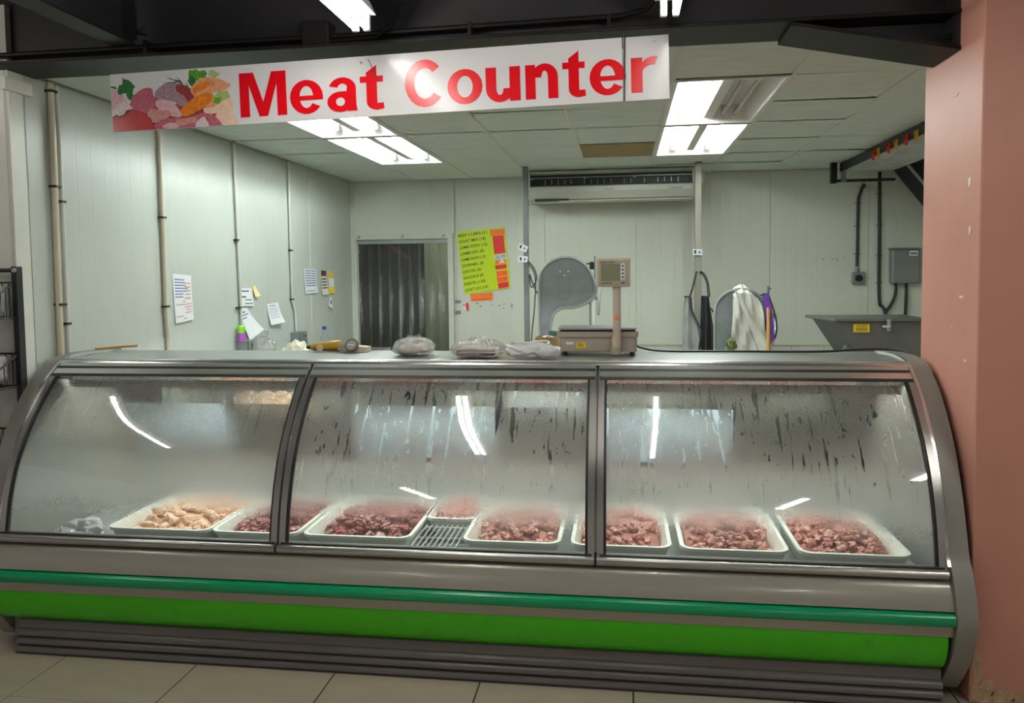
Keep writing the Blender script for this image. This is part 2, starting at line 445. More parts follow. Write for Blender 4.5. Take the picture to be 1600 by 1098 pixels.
def ribbed(a, b, ribs, depth=0.0006, wd=0.008):
    """outline (along, out) of a wall panel face with shallow vertical grooves"""
    pts = [(a, 0.0)]
    t = a + ribs * 0.6
    while t < b - 0.03:
        pts += [(t - wd, 0.0), (t - wd*0.4, -depth), (t + wd*0.4, -depth), (t + wd, 0.0)]
        t += ribs
    pts.append((b, 0.0))
    return pts
WL = -2.83
wl = MB().box(WL - 0.12, WL - 0.022, 3.34, 8.1, 0, 2.66).build('wall_left', TRIMW); tag(wl, kind='structure')
js = [3.36, 3.60, 4.54, 5.48, 6.42, 6.87, 7.4, 8.0]
for a, b in zip(js[:-1], js[1:]):
    pr = [(WL + q, p) for p, q in ribbed(a + 0.0012, b - 0.0012, 0.112)]
    pr += [(WL - 0.02, b - 0.003), (WL - 0.02, a + 0.003)]
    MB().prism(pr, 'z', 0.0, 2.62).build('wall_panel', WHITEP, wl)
wr = MB().box(WL - 3.2, WL - 0.0, 3.342, 3.44, 0, 2.9).build('wall_front', SHOPW); tag(wr, kind='structure')
BW = 8.0
wb = MB().box(-1.74, 3.4, BW + 0.022, BW + 0.12, 0, 2.66).box(-3.0, -1.74, BW + 0.022, BW + 0.12, 2.04, 2.66).build('wall_back', TRIMW); tag(wb, kind='structure')
for a, b, z0, z1 in [(-2.82, -1.72, 2.05, 2.64), (-1.70, -0.78, 0.90, 2.64), (-0.78, 0.14, 0.90, 2.64), (0.14, 0.52, 0.90, 2.64), (0.52, 1.44, 0.90, 2.64), (1.44, 2.36, 0.90, 2.64), (2.36, 3.28, 0.90, 2.64)]:
    pr = [(p, BW - q) for p, q in ribbed(a + 0.0015, b - 0.0015, 0.098)]
    pr += [(b - 0.003, BW + 0.02), (a + 0.003, BW + 0.02)]
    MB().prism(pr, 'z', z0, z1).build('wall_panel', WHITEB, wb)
# tiled dado under the back wall panels
for k in range(16):
    x0 = -1.70 + k * 0.305
    MB().box(x0 + 0.002, x0 + 0.303, BW - 0.004, BW + 0.02, 0.585, 0.885).build('wall_tile', TRIMW, wb)
    MB().box(x0 + 0.002, x0 + 0.303, BW - 0.004, BW + 0.02, 0.28, 0.581).build('wall_tile', TRIMW, wb)
tag(MB().box(-1.70, 3.28, BW - 0.012, BW + 0.02, 0.886, 0.899).build('trim_1', CREAM, bevel=0.002), kind='structure')
wri = MB().box(3.28, 3.4, 3.6, 8.1, 0, 2.66).build('wall_right', WHITEB); tag(wri, kind='structure')
tag(MB().box(WL, WL + 0.035, BW - 0.035, BW, 0, 2.62).build('trim_2', TRIMW, bevel=0.003), kind='structure')
# angle trim at the front end of the left wall
tag(MB().box(WL - 0.002, WL + 0.006, 3.335, 3.42, 0, 2.6).build('trim_3', TRIMW), kind='structure')
tag(MB().box(WL - 0.004, WL + 0.022, 3.30, 3.47, 2.505, 2.565).build('trim_4', TRIMW, bevel=0.003), kind='structure')

CZ = 2.61
ceil = MB().box(-2.95, 3.4, 3.53, 8.1, CZ + 0.16, CZ + 0.22).build('ceiling', VOID); tag(ceil, kind='structure')
xs = [-2.81, -2.125, -1.528, -0.931, -0.334, 0.263, 0.86, 1.457, 2.054, 2.651, 3.25]
ys = [3.54, 4.16, 4.79, 5.42, 6.11, 6.80, 7.40, 7.99]
troff = {(1, 1), (1, 2), (1, 3), (1, 4), (5, 1), (5, 2), (5, 3), (5, 4)}
troff = {(1, 2), (1, 1), (1, 3), (1, 4), (5, 1), (5, 2), (5, 3), (5, 4)}
for i in range(len(xs) - 1):
    for j in range(len(ys) - 1):
        if (i, j) in troff: continue
        a = random.uniform(-0.004, 0.002); b = random.uniform(-0.004, 0.002)
        x0, x1, y0, y1 = xs[i] + 0.006, xs[i+1] - 0.006, ys[j] + 0.010, ys[j+1] - 0.012
        if i >= 7: a -= 0.006
        m = MB()
        sag = random.uniform(0.002, 0.014)
        def tf(u, v):
            return (x0 + u*(x1-x0), y0 + v*(y1-y0), CZ + 0.002 + a*u + b*v - sag*math.sin(PI*u)*math.sin(PI*v))
        m.grid(tf, 4, 4)
        m.box(x0, x1, y0, y1, CZ + 0.010, CZ + 0.016)
        br = (i, j) == (4, 4)
        m.build('ceiling_tile', CEILBR if br else CEIL, ceil, smooth=True)
for x in xs[1:-1]:
    for j in range(len(ys) - 1):
        MB().box(x - 0.012, x + 0.012, ys[j], ys[j+1] - 0.003, CZ - 0.004, CZ + 0.004).build('grid_bar', GRIDM, ceil)
# ceiling of the shop in front, painted black
tag(MB().box(-6, 4.5, -5, 3.39, 2.95, 3.05).build('ceiling_front', BLACKP), kind='structure')
# soffit with sloping underside in the far right corner
tag(MB().prism([(2.50, 2.64), (2.58, 2.56), (2.86, 2.20), (3.28, 1.70), (3.28, 2.64)], 'y', 7.55, 7.98).build('trim_5', BLACKP), kind='structure')
tag(MB().tube([(2.515, 7.53, 2.60), (2.87, 7.53, 2.17), (3.2, 7.53, 1.78)], 0.014, 8).build('trim_6', GREYL, smooth=True), kind='structure')

# doorway with strip curtain, cold room behind
dr = thing('door_1', (-2.27, BW, 0), None, None); tag(dr, kind='structure')
MB().box(-2.83, -1.735, BW - 0.03, BW + 0.05, 2.0, 2.055).build('door_head', TRIMW, dr, bevel=0.003)
MB().box(-1.79, -1.735, BW - 0.03, BW + 0.05, 0, 2.0).build('door_jamb', TRIMW, dr, bevel=0.003)
MB().box(-2.83, -2.775, BW - 0.02, BW + 0.05, 0, 2.0).build('door_jamb', TRIMW, dr, bevel=0.003)
MB().box(-2.775, -1.79, BW + 0.0, BW + 0.02, 1.955, 2.0).build('curtain_rail', GREYL, dr)
for sx in (-2.74, -2.27, -1.83):
    MB().lathe([(0.016, 0), (0.014, -0.012)], (sx, BW - 0.03, 2.028), 'y', 10).build('bolt', GREYL, dr)
for k in range(9):
    x0 = -2.775 + k * 0.1085; y = BW + 0.035 + (k % 2) * 0.012
    ph = random.uniform(0, 6)
    m = MB()
    m.grid(lambda u, v: (x0 + u*0.135, y + 0.012*math.sin(PI*u) + 0.006*math.sin(ph + v*7), 1.97 - v*1.95), 5, 10)
    m.build('curtain_strip', STRIPF, dr, smooth=True, fixn=False)
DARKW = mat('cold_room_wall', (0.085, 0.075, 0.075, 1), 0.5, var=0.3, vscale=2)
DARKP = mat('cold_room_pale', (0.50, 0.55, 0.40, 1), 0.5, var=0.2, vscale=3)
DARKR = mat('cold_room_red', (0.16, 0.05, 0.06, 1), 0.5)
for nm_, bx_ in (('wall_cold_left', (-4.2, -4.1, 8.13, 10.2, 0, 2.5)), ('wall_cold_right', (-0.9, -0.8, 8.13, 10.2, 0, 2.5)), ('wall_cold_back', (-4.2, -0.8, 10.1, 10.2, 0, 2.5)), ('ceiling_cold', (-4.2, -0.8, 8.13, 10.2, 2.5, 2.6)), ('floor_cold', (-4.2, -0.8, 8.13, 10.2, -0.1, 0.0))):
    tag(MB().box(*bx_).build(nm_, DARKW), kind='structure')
ld = bpy.data.lights.new('cold_room_fill', 'POINT'); ld.energy = 14; ld.color = (0.95, 1.0, 0.85); ld.shadow_soft_size = 0.08  # added fill light, brightens what shows through the strip curtain
lo_ = bpy.data.objects.new('cold_room_fill', ld); COL.objects.link(lo_); lo_.location = (-1.6, 8.7, 2.3)
tag(lo_, 'unseen fill light added to brighten the cold room behind the strip curtain', 'lamp')
tag(MB().prism([(-2.38, 0.0), (-1.5, 0), (-1.5, 2.3), (-2.05, 2.3), (-2.38, 2.3)], 'y', 9.3, 9.4).build('trim_7', DARKP), kind='structure')
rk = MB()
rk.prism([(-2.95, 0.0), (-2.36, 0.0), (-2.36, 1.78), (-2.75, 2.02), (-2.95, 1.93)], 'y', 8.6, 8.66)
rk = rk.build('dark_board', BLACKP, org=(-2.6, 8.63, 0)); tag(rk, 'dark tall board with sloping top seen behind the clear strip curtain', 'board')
MB().prism([(-2.75, 2.02), (-2.73, 2.05), (-2.36, 1.83), (-2.36, 1.78)], 'y', 8.59, 8.6).build('red_edge', DARKR, rk)

# ------------------------------------------------------------------ pillar, beams, shop lights
col = MB()
col.box(1.285, 2.6, 3.06, 3.61, 0, 2.96)
pil = col.build('pink_pillar', PINK, org=(1.285, 3.06, 0), bevel=0.006); tag(pil, 'square pink painted pillar with chipped base at the right end of the counter', 'pillar')
PATCH = mat('bare_plaster', (0.58, 0.40, 0.24, 1), 0.8, var=0.35, vscale=30, bump=0.3)
m = MB()
for (cx, cz, w_, h_, s) in [(1.33, 0.05, 0.05, 0.045, 1), (1.40, 0.035, 0.05, 0.03, 2), (1.31, 0.14, 0.02, 0.05, 3), (1.47, 0.03, 0.04, 0.02, 4)]:
    pts = []
    for k in range(12):
        a = 2*PI*k/12; r = 1 + 0.35*noise.noise(Vector((math.cos(a)*1.3, math.sin(a)*1.3, s*3.3)))*2
        pts.append((cx + w_*r*math.cos(a), cz + h_*r*math.sin(a)))
    pts = [(max(p[0], 1.286), max(p[1], 0.002)) for p in pts]
    m.prism(pts, 'y', 3.0575, 3.0605)
m.build('bare_patch', PATCH, pil)['kind'] = 'stuff'
CHIPW = mat('chipped_plaster', (0.80, 0.66, 0.60, 1), 0.7)
m = MB()
for (y, z, a, b) in [(3.15, 1.95, 0.012, 0.022), (3.14, 1.77, 0.010, 0.022), (3.155, 1.82, 0.004, 0.006), (3.20, 1.52, 0.02, 0.007), (3.155, 1.28, 0.014, 0.006), (3.30, 2.30, 0.03, 0.008), (3.28, 1.40, 0.005, 0.005)]:
    pts = [(y + a*math.cos(t)*(1+0.3*math.sin(3*t)), z + b*math.sin(t)*(1+0.3*math.cos(2*t))) for t in [2*PI*k/10 for k in range(10)]]
    m.prism(pts, 'x', 1.2830, 1.2860)
m.build('paint_chip', CHIPW, pil)['kind'] = 'stuff'

bm_ = thing('steel_beam', (-0.8, 3.38, 2.6), 'long black painted steel beam spanning above the counter behind the sign', 'beam')
MB().box(-5.5, 1.284, 3.25, 3.52, 2.602, 2.618).build('bottom_flange', BEAMP, bm_, bevel=0.003)
MB().box(-5.5, 1.284, 3.375, 3.39, 2.618, 2.935).build('web', BLACKP, bm_)
MB().box(-5.5, 1.284, 3.25, 3.52, 2.935, 2.949).build('top_flange', BLACKP, bm_)
hz = [(0.66, 2.600), (1.283, 2.465)]
MB().hexa([(0.66,3.25,2.586),(1.283,3.25,2.462),(1.283,3.52,2.462),(0.66,3.52,2.586)], [(0.66,3.25,2.601),(1.283,3.25,2.478),(1.283,3.52,2.478),(0.66,3.52,2.601)]).build('haunch_flange', BEAMP, bm_)
MB().prism([(0.70, 2.593), (1.283, 2.478), (1.283, 2.601), (0.70, 2.601)], 'y', 3.375, 3.39).build('haunch_web', BLACKP, bm_)
MB().box(1.270, 1.284, 3.26, 3.51, 2.47, 2.90).build('end_plate', BLACKP, bm_)
m = MB()
for bz in (2.53, 2.69):
    for by in (3.31,):
        m = MB(); m.lathe([(0.016, 0), (0.016, -0.014), (0.009, -0.014), (0.009, -0.03)], (1.270, by, bz), 'x', 8)
        m.build('bolt', BLACKM, bm_)
cb = thing('cross_beam', (-2.17, 3.2, 2.65), 'black steel joist running back to the main beam at upper left', 'beam')
MB().box(-2.225, -2.115, -3, 3.24, 2.65, 2.662).build('bottom_flange', BEAMP, cb)
MB().box(-2.176, -2.164, -3, 3.24, 2.662, 2.93).build('web', BLACKP, cb)
MB().box(-2.225, -2.115, -3, 3.24, 2.93, 2.949).build('top_flange', BLACKP, cb)
MB().box(-2.24, -2.10, 3.225, 3.24, 2.67, 2.93).build('end_cleat', BLACKP, cb)
m = MB().lathe([(0.02, 0), (0.02, 0.014), (0.01, 0.014), (0.01, 0.03)], (-2.07, 3.23, 2.69), 'z', 8).build('bolt', BLACKM, cb)

cd = thing('cable_conduit', (-0.8, 3.30, 2.67), 'black cable conduit clipped along the front of the main beam', 'conduit')
MB().tube([(-5, 3.30, 2.655), (-1.36, 3.30, 2.660)], 0.011, 8).build('pipe', BEAMP, cd, smooth=True)
MB().tube([(-1.24, 3.30, 2.660), (0.0, 3.30, 2.676), (0.10, 3.28, 2.69), (0.19, 3.18, 2.76), (0.21, 3.14, 2.90)], 0.011, 8).build('pipe', BEAMP, cd, smooth=True)
MB().tube([(-1.24, 3.30, 2.640), (-1.04, 3.30, 2.645), (-0.96, 3.27, 2.68), (-0.90, 3.22, 2.75), (-0.94, 3.14, 2.82)], 0.007, 8).build('cable', BEAMP, cd, smooth=True)
MB().box(-1.36, -1.24, 3.27, 3.36, 2.622, 2.722).build('junction_box', BEAMP, cd, bevel=0.004)
for x in (-2.1, -0.63, -0.05):
    MB().box(x - 0.008, x + 0.008, 3.286, 3.36, 2.62, 2.685).build('clip', BEAMP, cd)

def shop_light(x, y0, y1, z, label, lit=(1, 1), extra=''):
    t = thing('batten_light', (x, y1, z), label, 'light', 'twin tube battens over the shop floor')
    MB().prism([(x-0.055, z+0.05), (x-0.03, z+0.105), (x+0.03, z+0.105), (x+0.055, z+0.05)], 'y', y0, y1).build('housing', LAMPW, t, bevel=0.003)
    for s, on in zip((-0.023, 0.023), lit):
        for yy in (y0 + 0.015, y1 - 0.02):
            MB().box(x+s-0.013, x+s+0.013, yy-0.012, yy+0.012, z-0.016, z+0.05).build('lamp_holder', LAMPW, t, bevel=0.005)
        if on:
            MB().tube([(x+s, y0+0.03, z), (x+s, y1-0.035, z)], 0.013, 10).build('lit_tube', TUBES, t, smooth=True)
    for yy in (y0 + 0.2, y1 - 0.2):
        MB().tube([(x, yy, z+0.10), (x, yy, 2.952)], 0.005, 6).build('hanger', BLACKM, t)
    return t
shop_light(-1.01, 1.45, 3.04, 2.60, 'lit twin tube batten light above the sign, upper centre')
shop_light(0.18, 1.45, 3.07, 2.60, 'batten light with one bare holder and one lit tube, right of the sign', (0, 1))
shop_light(-3.45, 1.45, 2.95, 2.60, 'batten light with one lit tube out of frame beyond the wire basket rack', (0, 1))
shop_light(-2.2, -2.6, -1.1, 2.60, 'lit batten light behind the camera on the left')
shop_light(1.7, -2.6, -1.1, 2.60, 'lit batten light behind the camera on the right')
shop_light(2.15, 0.6, 2.1, 2.60, 'lit batten light out of frame in front of the pillar')

# ------------------------------------------------------------------ recessed ceiling lights
def troffer(xa, xb, y0, y1, label, tubes):
    t = thing('recessed_light', ((xa+xb)/2, (y0+y1)/2, CZ), label, 'light', 'recessed tube lights in the tiled ceiling')
    z0 = CZ - 0.006; z1 = CZ + 0.10
    fr = 0.022
    f = MB()
    f.box(xa, xb, y0, y0+fr, z0, z0+0.01).box(xa, xb, y1-fr, y1, z0, z0+0.01).box(xa, xa+fr, y0+fr, y1-fr, z0, z0+0.01).box(xb-fr, xb, y0+fr, y1-fr, z0, z0+0.01)
    f.build('frame', LAMPW, t)
    h = MB()
    a0, a1, b0, b1 = xa+fr, xb-fr, y0+fr, y1-fr
    c0, c1, d0, d1 = a0+0.06, a1-0.06, b0+0.05, b1-0.05
    h.add([(a0,b0,z0),(a1,b0,z0),(a1,b1,z0),(a0,b1,z0),(c0,d0,z1),(c1,d0,z1),(c1,d1,z1),(c0,d1,z1)],
          [(0,1,5,4),(1,2,6,5),(2,3,7,6),(3,0,4,7),(4,5,6,7)])
    h.build('reflector', LAMPW, t, fixn=False)
    xm = (xa+xb)/2
    MB().prism([(xm-0.055, z1), (xm-0.03, z0+0.03), (xm+0.03, z0+0.03), (xm+0.055, z1)], 'y', d0, d1).build('ballast_cover', LAMPW, t, bevel=0.003)
    for s, on in tubes:
        x = xm + s
        MB().tube([(x, d0+0.03, z0+0.05), (x, d1-0.03, z0+0.05)], 0.013, 10).build('lit_tube' if on else 'dead_tube', TUBE if on else TUBED, t, smooth=True)
        for yy in (d0+0.012, d1-0.012):
            MB().box(x-0.014, x+0.014, yy-0.014, yy+0.014, z0+0.03, z1).build('lamp_holder', LAMPW, t, bevel=0.003)
    return t
troffer(0.268, 0.854, 4.17, 5.40, 'recessed light with dead tubes in its right half, nearest on the right', [(-0.17, 1), (-0.09, 1), (0.09, 0), (0.17, 0)])
troffer(0.268, 0.854, 5.43, 6.79, 'recessed light fully lit behind the half dead one on the right', [(-0.14, 1), (0.14, 1)])
troffer(-2.12, -1.533, 4.17, 5.40, 'recessed light fully lit, half hidden by the sign on the left', [(-0.14, 1), (0.14, 1)])
troffer(-2.12, -1.533, 5.43, 6.79, 'recessed light fully lit, farther of the left pair above the door', [(-0.14, 1), (0.14, 1)])

# ------------------------------------------------------------------ display counter
XL, XR = -2.71, 1.19
ctr = thing('display_counter', (-0.76, 3.4, 0), 'long refrigerated serve-over counter with curved fogged glass and green trim', 'counter')
GC = spline([(3.029, 0.522), (3.058, 0.665), (3.107, 0.808), (3.176, 0.935), (3.265, 1.05), (3.362, 1.15), (3.462, 1.222)], 8)
def arc_sub(t0, t1):
    n = len(GC); return GC[int(t0*(n-1)):int(t1*(n-1))+1]
def offset(pts, d):
    out = []
    n = len(pts)
    for i in range(n):
        a = Vector(pts[max(i-1, 0)]); b = Vector(pts[min(i+1, n-1)]); t = (b-a).normalized()
        out.append((pts[i][0] - t.y*d, pts[i][1] + t.x*d))     # d>0 = outwards (to the customer)
    return out
panels = [(-2.705, -1.424, 0.92, 0.25, 1.0), (-1.414, -0.112, 1.0, 0.95, 2.0), (-0.102, 1.182, 0.95, 0.95, 3.0)]
for (xa, xb, amt, dp, sd) in panels:
    FOG = fog_glass('display_glass_fogged', amt, dp, sd)
    inn = offset(GC, -0.006)
    n = len(GC)
    me = bpy.data.meshes.new('glass_panel')
    org = ORG[ctr.name]
    NX = 4
    vs, fs, ms, uvs = [], [], [], []
    for layer in (GC, inn):
        for i, p in enumerate(layer):
            for k in range(NX+1):
                vs.append(Vector((xa + 0.02 + (xb-xa-0.04)*k/NX, p[0], p[1])) - org)
                uvs.append((xa + (xb-xa)*k/NX, i/(n-1)))
    B2 = n*(NX+1)
    for i in range(n-1):
        for k in range(NX):
            a = i*(NX+1)+k
            fs.append((a, a+1, a+NX+2, a+NX+1)); ms.append(0)
            fs.append((B2+a+NX+1, B2+a+NX+2, B2+a+1, B2+a)); ms.append(1)
        a = i*(NX+1); b = a+NX+1
        fs.append((a, b, B2+b, B2+a)); ms.append(2)
        a += NX; b += NX
        fs.append((b, a, B2+a, B2+b)); ms.append(2)
    me.from_pydata(vs, [], fs)
    for q in (GLASS_OUT, FOG, GLASS_EDGE): me.materials.append(q)
    me.polygons.foreach_set('material_index', ms)
    uvl = me.uv_layers.new(name='UVMap')
    for lp in me.loops: uvl.data[lp.index].uv = uvs[lp.vertex_index]
    me.polygons.foreach_set('use_smooth', [True]*len(me.polygons))
    me.set_sharp_from_angle(angle=math.radians(30))
    g = bpy.data.objects.new('glass_panel', me); COL.objects.link(g); g.parent = ctr; ORG[g.name] = org
    # rails and side trims of this pane
    rail = [(3.055, 0.525), (3.022, 0.525), (3.000, 0.520), (2.992, 0.507), (2.996, 0.493), (3.010, 0.488), (3.055, 0.488)]
    MB().prism(rail, 'x', xa, xb).build('bottom_rail', ALU, g, bevel=0.003, smooth=True)
    MB().box(xa+0.01, xb-0.01, 3.014, 3.03, 0.523, 0.529).build('gasket', BLACKR, g)
    top = offset(arc_sub(0.86, 1.0), 0.010) + offset(arc_sub(0.86, 1.0), -0.012)[::-1]
    MB().prism(top, 'x', xa+0.005, xb-0.005).build('top_rail', ALUL, g, smooth=True)
    for q in (0.875, 0.93):
        c = offset(arc_sub(q-0.012, q+0.014), 0.0105)
        MB().strip(c, 'x', xa+0.005, xb-0.005, 0.002).build('rail_groove', BLACKR, g)
    for (e0, e1, gk0, gk1) in ((xa, xa+0.026, xa+0.026, xa+0.036), (xb-0.026, xb, xb-0.036, xb-0.026)):
        tr_ = offset(GC, 0.009) + offset(GC, -0.014)[::-1]
        MB().prism(tr_, 'x', e0, e1).build('side_trim', ALU, g, smooth=True, bevel=0.0)
        gk = offset(GC, 0.003) + offset(GC, -0.012)[::-1]
        MB().prism(gk, 'x', gk0, gk1).build('side_gasket', BLACKR, g, smooth=True)
# mullions behind the joints
for x in (-1.419, -0.107):
    mu = offset(GC, -0.016) + offset(GC, -0.05)[::-1]
    MB().prism(mu, 'x', x-0.014, x+0.014).build('mullion', ALU, ctr)
    MB().box(x-0.004, x+0.004, 2.995, 3.05, 0.487, 0.528).build('rail_joint', BLACKR, ctr)
# end panels
outer = [(3.109, 0.03), (3.034, 0.129), (2.973, 0.232), (2.941, 0.331), (2.951, 0.409), (2.987, 0.501), (3.028, 0.569), (3.055, 0.652), (3.110, 0.808), (3.186, 0.962), (3.305, 1.117), (3.40, 1.195), (3.466, 1.235), (3.60, 1.253), (3.776, 1.252), (3.93, 1.246)]
oc = spline(outer, 4)
for (e0, e1, s) in ((1.192, 1.262, -1), (-2.785, -2.715, 1)):
    ep = MB().prism(oc + [(3.93, 0.03)], 'x', e0, e1).build('end_panel', ENDP, ctr, smooth=True, bevel=0.006, seg=2)
    e_in = e0 if s < 0 else e1
    st = [p for p in oc if p[1] > 0.53 and p[0] < 3.9]
    lip = offset(st, 0.002)
    MB().prism(lip + offset(st, -0.012)[::-1], 'x', e_in - (0.012 if s < 0 else 0.0), e_in + (0.0 if s < 0 else 0.012)).build('edge_trim', ALUL, ep, smooth=True)
# front skirt
ap = spline([(3.05, 0.486), (3.006, 0.478), (2.985, 0.45), (2.972, 0.42), (2.965, 0.385)], 5)
MB().strip(ap, 'x', XL, XR, -0.02).build('front_apron', APRON, ctr, smooth=True)
bump_ = spline([(2.972, 0.380), (2.955, 0.377), (2.945, 0.366), (2.943, 0.352), (2.946, 0.339), (2.957, 0.331), (2.972, 0.330)], 3)
MB().prism(bump_, 'x', XL, XR).build('bumper_rail', GREEND, ctr, smooth=True)
lo = [(2.968, 0.332), (2.968, 0.31), (2.972, 0.288)]
MB().strip(lo, 'x', XL, XR, -0.02).build('lower_apron', APRON, ctr, smooth=True)
li = spline([(2.975, 0.286), (2.977, 0.25), (2.989, 0.205), (3.008, 0.168), (3.034, 0.143)], 5)
MB().strip(li, 'x', XL + 0.0, XR - 0.015, -0.02).build('kick_panel', LIME, ctr, smooth=True)
pl = [(3.08, 0.143), (3.032, 0.143), (3.024, 0.138), (3.022, 0.108), (3.020, 0.104)]
for k in range(3):
    zt = 0.102 - 0.034*k
    pl += [(3.024, zt), (3.010 - 0.006*k, zt - 0.006), (3.004 - 0.006*k, zt - 0.014), (3.004 - 0.006*k, zt - 0.026), (3.016 - 0.006*k, zt - 0.032)]
pl += [(2.99, 0.0), (3.08, 0.0)]
MB().prism(pl, 'x', XL + 0.08, XR - 0.02).build('ribbed_plinth', PLINTH, ctr, smooth=True)
# body, deck, liner, canopy, worktop
MB().box(XL, XR, 3.09, 3.92, 0.03, 0.40).build('base_cabinet', ENDP, ctr)
MB().box(XL, XR, 3.055, 3.90, 0.40, 0.415).build('deck', STEELD, ctr)
MB().box(XL, XR, 3.90, 3.92, 0.40, 0.69).build('rear_liner', STEELD, ctr)
MB().box(XL, XR, 3.055, 3.07, 0.415, 0.487).build('front_sill', STEELD, ctr)
MB().box(XL, XR, 3.46, 3.895, 1.222, 1.240).build('worktop', STEEL, ctr, bevel=0.003)
MB().prism(spline([(3.445, 1.222), (3.452, 1.232), (3.465, 1.238), (3.48, 1.2405)], 3) + [(3.48, 1.222)], 'x', XL, XR).build('worktop_nosing', ALUL, ctr, smooth=True)
can = spline([(3.50, 1.205), (3.480, 1.17), (3.476, 1.13), (3.487, 1.098)], 4)
cn = MB().strip(can, 'x', XL + 0.02, XR - 0.02, -0.006).build('lamp_canopy', mat('canopy_paint', (0.40, 0.42, 0.42, 1), 0.35), ctr, smooth=True)
for (xa, xb) in ((-2.62, -1.45), (-1.38, -0.14), (-0.07, 1.12)):
    MB().tube([(xa, 3.578, 1.168), (xb, 3.578, 1.168)], 0.012, 8).build('canopy_fill_tube', TUBEC, cn, smooth=True)  # unseen tubes, added to brighten the trays and the fogged glass
MB().box(XL, XR, 3.60, 3.90, 1.195, 1.221).build('canopy_top', MATS['canopy_paint'], ctr)
MB().box(XL, XR, 3.47, 3.60, 1.195, 1.221).build('canopy_front', MATS['canopy_paint'], ctr)
for x in (-2.69, -2.07, -1.42, -0.62, -0.12, 0.55, 1.17):
    MB().box(x - 0.018, x + 0.018, 3.87, 3.895, 0.70, 1.196).build('rear_post', BLACKM, ctr)
DOORGLOW = mat('rear_door_fog_glow', (0.25, 0.30, 0.335, 1), 0.35)  # pale and dark doors paint in the glow and dim stretches of fog
DOORD = mat('rear_door_dark', (0.02, 0.022, 0.018, 1), 0.3)
for (xa, xb, dm) in ((-2.69, -2.07, DOORGLOW), (-2.07, -1.42, DOORD), (-1.42, -0.62, DOORGLOW), (-0.62, -0.12, DOORD), (-0.12, 0.55, DOORGLOW), (0.55, 1.17, DOORD)):
    MB().box(xa + 0.018, xb - 0.018, 3.880, 3.888, 0.69, 0.955).build('rear_sliding_door', dm, ctr)
for (xa, xb) in ((-2.69, -2.46), (-1.46, -1.42)):
    MB().box(xa, xb, 3.882, 3.887, 0.955, 1.196).build('rear_sliding_door', BLACKM, ctr)

# ------------------------------------------------------------------ trays and meat
def rrect(x0, x1, y0, y1, r, n=5):
    pts = []
    for (cx, cy, a0) in ((x1-r, y1-r, 0), (x0+r, y1-r, PI/2), (x0+r, y0+r, PI), (x1-r, y0+r, 1.5*PI)):
        for k in range(n+1):
            a = a0 + PI/2*k/n
            pts.append((cx + r*math.cos(a), cy + r*math.sin(a)))
    return pts
def tray(x0, x1, y0, y1, label, z=0.4165, h=0.105):
    t = thing('meat_tray', ((x0+x1)/2, (y0+y1)/2, z), label, 'tray', 'white plastic meat trays in the counter')
    rings = [(0.035, 0.03, z), (0.012, 0.045, z+h-0.02), (0.008, 0.05, z+h-0.012), (0.0, 0.055, z+h-0.012), (0.0, 0.055, z+h), (0.016, 0.045, z+h), (0.022, 0.04, z+h-0.02), (0.045, 0.03, z+0.006)]
    m = MB(); n = 24; vs = []; fs = []
    for (i, r, zz) in rings:
        vs += [(p[0], p[1], zz) for p in rrect(x0+i, x1-i, y0+i, y1-i, r)]
    for k in range(len(rings)-1):
        for q in range(n): fs.append((k*n+q, k*n+(q+1) % n, (k+1)*n+(q+1) % n, (k+1)*n+q))
    fs.append(tuple(range(n))[::-1]); fs.append(tuple(range((len(rings)-1)*n, len(rings)*n)))
    m.add(vs, fs)
    m.build('tray_body', TRAYM, t, smooth=True)
    return t
CH = {}
def chunk_meshes(key, mats, rad, amp, sub=2):
    out = []
    for s in range(6):
        m = MB().blob((0,0,0), (rad[0]*random.uniform(.8,1.2), rad[1]*random.uniform(.8,1.2), rad[2]*random.uniform(.8,1.2)), seed=s + len(CH)*7, amp=amp, sub=sub, freq=1.1)
        out.append(m.mesh('meat_chunk', mats[s % len(mats)], smooth=False))
    CH[key] = out
    return out
chunk_meshes('chicken', [CHICK], (0.028, 0.020, 0.017), 0.26)
chunk_meshes('beef', [BEEF], (0.025, 0.017, 0.013), 0.34)
chunk_meshes('goat', [PORK, FAT, PORK], (0.020, 0.015, 0.013), 0.42)
